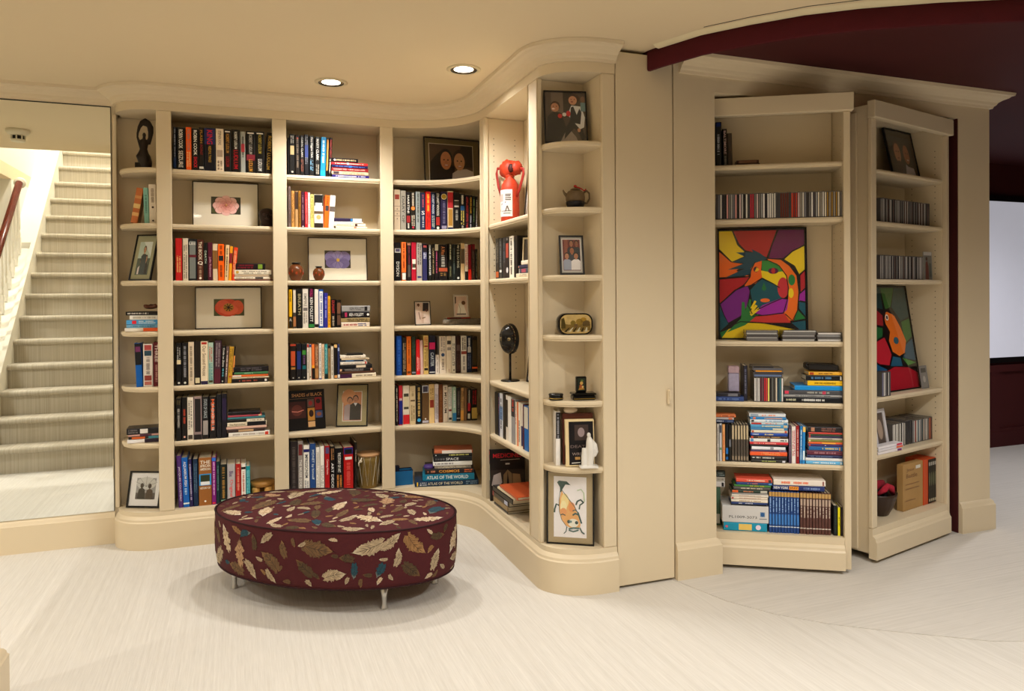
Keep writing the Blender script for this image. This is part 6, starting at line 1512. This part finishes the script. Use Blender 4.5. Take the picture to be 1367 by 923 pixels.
stack(D1, C, sc, z, """
922 1285 175 228 242022 | l 8c5c50 .2 .6; e b07c60 .8 .9
930 1285 232 250 b83c30 | e d85838 .02 .06
930 1285 251 268 2c4028 | e d85838 .94 .98
930 1285 269 288 2c2848 | e c84838 .94 .98
930 1285 289 305 b8b0a8 | l 5c5450 .3 .6
930 1285 306 329 7c7c38 | e d8d0a0 .94 .98
930 1285 330 350 d85c28 | e e0a040 .2 .6
930 1285 351 374 3c2c64 | e c84c38 .94 .98; d d0c8d8 .5 .2
936 1288 386 425 1c5c98 | l d8c070 .15 .6; e c88c3c .06 .1
918 1285 430 474 5c2838 | l a87880 .2 .8
918 1285 476 504 202850 | l 5c6c94 .3 .9
902 1275 506 536 d4d4d4 |
906 1265 540 572 5ca8d4 | l e0ecf4 .2 .8; e c8c8c8 .02 .06
""", 'pile beside swinging stile', GF, cat='film case', name='film_case', maxdp=0.135, jit=0.8, amax=W1 - 0.032)
# bottom row
C = (950, 625); z = DZ[6]
row(D1b, C, sc, z, """
40 86 190 3c5c48 | e c8c8c4 .05 .3
""", WD1('bottom'), 'wall side', GF, cat='film case', name='film_case', dp=0.1)
stack(D1b, C, sc, D1b.at(961, 625 + 190 / sc)[1] + 0.002, """
40 128 20 75 2c3c3c | l 8c9c9c .1 .8
40 128 80 124 c8c4bc | l 8c8880 .2 .8
40 126 130 184 d0ccc8 | e 1c1818 .1 .35
""", 'on the green case', GF, cat='film case', name='film_case', maxdp=0.1, jit=0.5)
a0, _ = D1.at(950 + 116 / sc, 700); a1, _ = D1.at(950 + 532 / sc, 700)
th = D1.at(995, 625 + 528 / sc)[1] - z
make_book(D1.w(a1, 0.0, z + th / 2 + 0.0003), (0, -PI / 2, D1.rz), th - 0.0006, a1 - a0, 0.18, '1888a8', ['e d8b860 .35 .65', 'd d8c8d8 .2 .3', 'd c85c6c .93 .15'], 'teal boxed set lying beneath the white box', GD)
a0, _ = D1.at(950 + 101 / sc, 690); a1, _ = D1.at(950 + 548 / sc, 690); wb = a1 - a0; hb = D1.at(995, 625 + 366 / sc)[1] - z - th
o = empty('archive_box', D1.w((a0 + a1) / 2, 0.0, z + th + 0.0006), D1.rz); tag(o, 'white archive box marked PL1009-3073, lying on the teal set', 'box')
MB().bbox(-wb / 2, wb / 2, 0, 0.18, 0, hb, mat('d6d4d2', 0.5, var=0.03), 0.002).build('carton', o)
p = MB(); put_text(p, 'PL1009-3073', lambda a, c: (-wb * 0.05 + a, -0.0004, hb * 0.33 + c), wb * 0.6, hb * 0.15, mat('2c2c30', 0.6), 0.0); picture(p, [('r', .82, .38, .92, .66, '6c8cb0'), ('e', .87, .52, .04, .12, '2c5c94'), ('r', .8, .24, .96, .28, '6c7880')], wb, hb, y0=-0.0004); p.build('printed_code', o)
zt = stack(D1, C, sc, z + th + hb + 0.0012, """
237 580 82 118 d0503c | l f0c8b0 .2 .7; e 3c2c30 .02 .1
237 583 120 145 243c70 | l c86c40 .4 .7; e 4c88b8 .02 .1
217 570 147 166 3c7834 | l d0b040 .2 .6
212 565 168 198 4c4844 | l c8c0a8 .2 .8
192 540 200 230 243428 | e d8602c .82 .98; e b8b4a8 .02 .2; l c87c58 .4 .7
192 540 232 246 8c8884 |
192 545 248 272 d0c8bc | l b89c8c .2 .8
187 540 274 298 d4c8b8 | e b04c4c .93 .98; l b08c7c .2 .8
190 540 300 328 d8d0c0 | l a88c6c .2 .8
190 540 330 350 24386c | l d0d4dc .4 .8
187 530 352 364 15161a |
""", 'on white archive box', GF, cat='film case', name='film_case', maxdp=0.135, jit=1.0)
row(D1, C, sc, z, '\n'.join('%d %d %d 20407c | b b08848 .87 .98; l 8cb0dc .5 .84; e 3c74b8 .2 .45; b c8d0d8 .14 .16' % (552 + 29.3 * i, 552 + 29.3 * (i + 1) - 1, 222 + i * 1.5) for i in range(10)), 'matching blue set, face-painting door', 'archive box', 'matching volumes on the face-painting door', dp=0.14)
row(D1, C, sc, z, '\n'.join('%d %d %d 54342e | b b08c54 .87 .98; e a89484 .68 .84; l c8b8a8 .4 .66; b d0c4b8 .13 .15' % (851 + 29.8 * i, 851 + 29.8 * (i + 1) - 1, 236 + i * 1.5) for i in range(10)), 'matching brown set, face-painting door', 'blue set', 'matching volumes on the face-painting door', dp=0.14)
zq = max(D1.at(1050, 625 + 228 / sc)[1], D1.at(1075, 625 + 232 / sc)[1], D1.at(1030, 625 + 220 / sc)[1]) + 0.004
stack(D1, C, sc, zq, """
596 1095 120 176 d8cfc4 | l d8602c .3 .85; e 8c5c50 .03 .06
588 1085 178 226 1c2c64 | t e8e4dc .70 .98 NEW YORK; e e08c2c .5 .68; t 3c2418 .51 .67 JAZZ; l 7c94c4 .1 .4
""", 'on the matching blue and brown sets', GD, maxdp=0.14, jit=0.4)
row(D1, C, sc, z, """
1172 1212 365 14181a | l 2c3c34 .1 .9
1214 1240 385 e4d81c | l 8c7c10 .3 .7
1242 1260 380 2c1c20 |
""", WD1('bottom'), 'brown matching set', GF, cat='film case', name='film_case', dp=0.13, amax=W1 - 0.031)

# ------------------------------------------------------------------ contents of the other bookcase door
D2 = dsurf(o2, A2, 0.03); D2b = dsurf(o2, A2, 0.10)
Z2 = [DZ[0] - 0.008, DZ[1] - 0.004, DZ[2], DZ[4] + 0.002, DZ[5] + 0.006, DZ[6]]
GK = 'disc cases on the orange-figure painting door'
two = [('r', 0, 0, 1, 1, '0e0b0b')] + [('e', .3, .62, .17, .28, '3c1c14'), ('e', .3, .56, .15, .26, 'b07858'), ('p', [(.12, 0), (.14, .3), (.3, .36), (.48, .28), (.5, 0)], '2c1418'), ('e', .72, .55, .14, .26, 'a86c4c'), ('p', [(.52, 0), (.6, .28), (.72, .22), (.95, .2), (1, 0)], 'b8b4c4'), ('e', .25, .6, .025, .02, '1c100c'), ('e', .35, .6, .025, .02, '1c100c'), ('e', .3, .42, .05, .02, '7c3c34'), ('e', .68, .58, .025, .02, '1c100c'), ('e', .78, .58, .025, .02, '1c100c'), ('e', .73, .4, .05, .02, 'd8c4bc')]
frame('framed_photo', 'dark framed portrait of two people on the orange-figure painting door', 'photo frame', dsurf(o2, A2, 0.12), 1194, 1230, 172.5, Z2[0], 12, 0.006, '0c0a0a', '3c3424', (.1, .08, .1, .12), two, group=GP)
a0 = 0.03; a1, _ = D2b.at(1170 + 505 / 7.1, 290)
D2c = dsurf(o2, A2, 0.045)
DK = '8c8884 6c6a68 a09c98 4c4a4c 3c3a3c 5c4a44 24242a 7c7874 b0aca8'.split()
a1, _ = D2c.at(1170 + 505 / 7.1, 290); b0, _ = D2c.at(1175.5, 290); nq = int((a1 - b0) / 0.0108); cds(D2c, b0, a1, Z2[1], nq, [rg.choice(DK) for _ in range(nq)], 'row below the two-person portrait', GK, side='stile side')
a1, _ = D2c.at(1170 + 450 / 7.1, 360); b0, _ = D2c.at(1175.5, 360); nq = int((a1 - b0) / 0.0108); cds(D2c, b0, a1, Z2[2], nq, [rg.choice(DK) for _ in range(nq)], 'row above the orange figure', GK, side='stile side')
frame('photo_card', 'upright photo card of a person beside the row of discs', 'photo card', dsurf(o2, A2, 0.05), 1170 + 456 / 7.1, 1170 + 533 / 7.1, 336.5, Z2[2], 2, 0.002, 'a8a49c', None, (0, 0, 0, 0), [('r', 0, 0, 1, 1, '6c6c68'), ('p', [(.2, 0), (.25, .6), (.45, .7), (.6, .5), (.6, 0)], '5c2820'), ('e', .38, .76, .12, .07, '3c2418'), ('r', .65, .1, .95, .6, '4c5450'), ('r', 0, .88, 1, 1, 'b0aca8')], depth=0.005, glass=False)
art2 = [('r', 0, 0, 1, 1, '0c0a0c'), ('p', [(0, .99), (.45, .99), (.45, .78), (.3, .8), (0, .86)], '0c3438'), ('p', [(.46, .99), (.75, .99), (.62, .8), (.5, .78)], '2c5c28'), ('p', [(.76, .99), (.99, .99), (.99, .7), (.8, .66), (.64, .8)], '143c40'), ('p', [(0, .84), (.3, .78), (.42, .72), (.4, .62), (.2, .64), (0, .7)], '8c1c24'), ('p', [(0, .68), (.2, .62), (.38, .6), (.35, .52), (.1, .46), (0, .42)], '1c5c30'),
        ('p', [(.0, .4), (.2, .48), (.38, .52), (.44, .42), (.48, .34), (.4, .24), (.2, .26), (0, .34)], 'b02030'), ('p', [(.8, .65), (.99, .68), (.99, .5), (.82, .44)], '2c6428'), ('p', [(.82, .42), (.99, .48), (.99, .26), (.72, .3)], '1c4c64'), ('p', [(.7, .3), (.99, .24), (.8, .22)], '3c8034'), ('p', [(.42, .23), (.5, .32), (.66, .3), (.68, .22)], '1c5470'), ('p', [(0, .32), (.2, .24), (.34, .2), (0, .06)], '0c4c74'), ('p', [(.02, .0), (.3, .18), (.5, .22), (.8, .2), (.99, .14), (.99, 0)], '9c1828'),
        ('p', [(.5, .76), (.66, .72), (.76, .6), (.84, .46), (.76, .33), (.62, .31), (.5, .36), (.46, .46), (.52, .56), (.45, .64), (.44, .72)], 'dc6a1c'), ('e', .5, .7, .035, .03, 'd8d4cc'), ('e', .5, .7, .018, .018, '14100e'), ('e', .62, .47, .055, .035, '1c5468'), ('s', [(.42, .68), (.48, .76), (.6, .78), (.66, .72)], .03, '14100e'), ('s', [(0, .42), (.2, .48), (.4, .52), (.46, .46), (.5, .36), (.64, .31), (.78, .34)], .02, '120e0e'), ('s', [(0, .33), (.2, .25), (.4, .23)], .015, '120e0e')]
frame('painting', 'painting of an orange figure on green, red and teal patches', 'painting', dsurf(o2, A2, 0.085), 1168, 1231, 382.5, Z2[3], 9, 0.006, '0a0909', None, (0, 0, 0, 0), art2, depth=0.014)
a0, _ = D2.at(1177.5, 500); a1, _ = D2.at(1170 + 108 / 5.77, 500)
cds(dsurf(o2, A2, 0.022), D2.at(1176, 500)[0], a1 - 0.01, Z2[3], 6, ['6c6c84', 'c8c4c0', '8c8884', '2c2a2c', 'a8a4a0', '4c4a4c'], 'group before the orange-figure painting', GK, dp=0.06, side='stile side')
frame('photo_card', 'grey photo card leaning at the corner of the orange-figure painting', 'photo card', dsurf(o2, A2, 0.06), 1170 + 358 / 5.77, 1170 + 408 / 5.77, 489, Z2[3], 8, 0.002, '8c8a88', None, (0, 0, 0, 0), [('r', 0, 0, 1, 1, '7c7a78'), ('r', .1, .7, .9, .9, '4c4a48'), ('e', .5, .4, .2, .15, 'a8a4a0')], depth=0.006, glass=False)
# fifth row
D2d = dsurf(o2, A2, 0.075)
a0, _ = D2d.at(1165 + 138 / 5.13, 580); a1, _ = D2d.at(1165 + 225 / 5.13, 580); cds(D2d, a0, a1, Z2[4], 9, 'b8b4ac d0ccc4 a8a49c d8d4cc 8c8880 c8c4bc 3c3a38 d0ccc8 b0aca4'.split(), 'pale group behind the flat magazines', GK, side='photo side')
a2, _ = D2d.at(1165 + 272 / 5.13, 580); cds(D2d, a1 + 0.001, a2, Z2[4], 4, ['1c1a1c', '242226', '2c2a2c', '1a1818'], 'black group', GK, h=0.13, side='pale group side')
a3, _ = D2d.at(1165 + 430 / 5.13, 580); a3 = min(a3, W2 - 0.03); cds(D2d, a2 + 0.001, a3, Z2[4], 15, '6c6a6c a8a4a0 8c4c44 c8c4bc 5c7078 b0aca8 8c8a8c 3c4c50 a89c94 7c7a78 c0bcb8 8c8884 6c5048 a85030 5c3c30'.split(), 'coloured group beside the peg holes', GK, side='black group side')
stack(dsurf(o2, A2, 0.022), (1165, 540), 5.13, Z2[4], """
40 205 292 310 d8d4d8 | e c03050 .02 .25
40 210 312 330 d0ccd0 | e d85c34 .02 .28
40 200 332 352 d8d0d0 | e 6c2c6c .02 .2
""", 'orange-figure painting door', 'magazines on the orange-figure painting door', cat='magazine', name='magazine', maxdp=0.045, jit=1.0)
frame('framed_photo', 'white framed photo behind the flat magazines', 'photo frame', dsurf(o2, A2, 0.07), 1172, 1188.5, 548, Z2[4], 9, 0.02, 'd0ccd0', None, (0, 0, 0, 0), [('r', 0, 0, 1, 1, '5c5048'), ('e', .5, .5, .3, .3, 'a08c7c')], depth=0.01, glass=False, group=GP)
# bottom row: board boxes and the bowl
z = Z2[5]
D2b = dsurf(o2, A2, 0.075)
a0, _ = D2b.at(1165 + 190 / 5.13, 650); a1, _ = D2b.at(1165 + 325 / 5.13, 650); a2 = min(D2b.at(1165 + 432 / 5.13, 650)[0], W2 - 0.031); h = D2b.at(1215, 540 + 398 / 5.13)[1] - z
o = empty('carton', D2b.w(a0, -0.015, z + 0.0005), D2b.rz); tag(o, 'tan printed carton standing beside the dark bowl', 'box'); w = a1 - a0
MB().bbox(0, w - 0.001, 0, 0.035, 0, h, mat('b08a54', 0.6, var=0.12), 0.002).build('carton_body', o)
p = MB(); picture(p, [('t', .35, .86, .5, .09, 'Jesse', '7c5428'), ('t', .42, .74, .6, .09, 'Battle', '7c5428'), ('r', .62, .86, .86, .93, 'd8d4c8'), ('r', .1, .55, .8, .57, '8c6434'), ('r', .1, .45, .8, .47, '8c6434'), ('r', .1, .2, .6, .22, '8c6434')], w, h, y0=-0.0004, x0=0.0); p.build('printed_front', o)
o = empty('boxed_set', D2b.w(a1 + 0.001, -0.018, z + 0.0005), D2b.rz); tag(o, 'orange boxed set with dark illustrated spines beside the carton', 'boxed set'); w = a2 - a1 - 0.002
MB().bbox(0, w, 0, 0.10, 0, h, mat('c84c20', 0.45), 0.002).build('slipcase', o)
for i in range(4):
    x0 = w * 0.36 + w * 0.155 * i; b = MB(); b.box(x0, x0 + w * 0.145, -0.003, -0.0003, 0.004, h - 0.004, mat('1c1a18', 0.4)); so = b.build('volume_spine', o)
    p = MB(); picture(p, [('r', .1, .86, .9, .94, 'a8a49c'), ('e', .5, .55, .4, .16, '5c6048'), ('r', .1, .04, .9, .1, 'b0a890')], w * 0.145, h - 0.008, z0=0.004, y0=-0.0034, x0=x0); p.build('spine_print', so)
a0, _ = D2.at(1165 + 40 / 5.13, 680); ac, _ = D2.at(1165 + 150 / 5.13, 680)
o = empty('bowl', D2.w(ac + 0.004, 0.085, z + 0.0005), D2.rz); o.scale = (1.0, 0.9, 1.15); tag(o, 'dark ribbed bowl holding red and black cloth', 'bowl')
b = MB(); rs = []; nn = 64
for r_, zz in ((0.045, 0), (0.05, 0.003), (0.075, 0.04), (0.092, 0.085), (0.095, 0.1), (0.090, 0.1), (0.07, 0.045), (0.03, 0.012)):
    rs.append(([(r_ * (1 + (0.012 if (k // 2) % 2 else 0)) * math.cos(2 * PI * k / nn), r_ * (1 + (0.012 if (k // 2) % 2 else 0)) * math.sin(2 * PI * k / nn)) for k in range(nn)], zz))
b.rings(rs, mat('3a2a20', 0.4, var=0.2)); b.build('bowl_shell', o, smooth=True)
cl = empty('folded_cloth', D2.w(ac + 0.004, 0.085, z + 0.062), D2.rz); cl.scale = (1.05, 0.9, 1.1); tag(cl, 'crumpled red and black printed cloth heaped in the bowl', 'cloth')
b = MB(); rgb = random.Random(8)
for k in range(7): t = rgb.uniform(0, 6.28); q = rgb.uniform(0, 0.03); b.ball((q * math.cos(t), q * math.sin(t), 0.035 + rgb.uniform(-0.01, 0.03)), (rgb.uniform(0.025, 0.045), rgb.uniform(0.02, 0.035), rgb.uniform(0.02, 0.035)), mat('1a1216', 0.9))
so = b.build('dark_cloth', cl, smooth=True); remesh(so, 0.006)
b = MB(); b.tube([(-0.055, -0.03, 0.05), (-0.03, -0.055, 0.075), (0.0, -0.05, 0.085), (0.03, -0.055, 0.07), (0.05, -0.05, 0.045), (0.06, -0.03, 0.06)], [0.008, 0.016, 0.014, 0.018, 0.012, 0.008], mat('b02438', 0.9, var=0.3, scale=40), n=10); b.tube([(-0.06, 0.0, 0.06), (-0.02, -0.01, 0.09), (0.03, 0.0, 0.085), (0.07, 0.01, 0.06)], [0.01, 0.02, 0.018, 0.006], mat('8c1c2c', 0.9, var=0.3, scale=40), n=10); b.build('red_fold', cl, smooth=True)
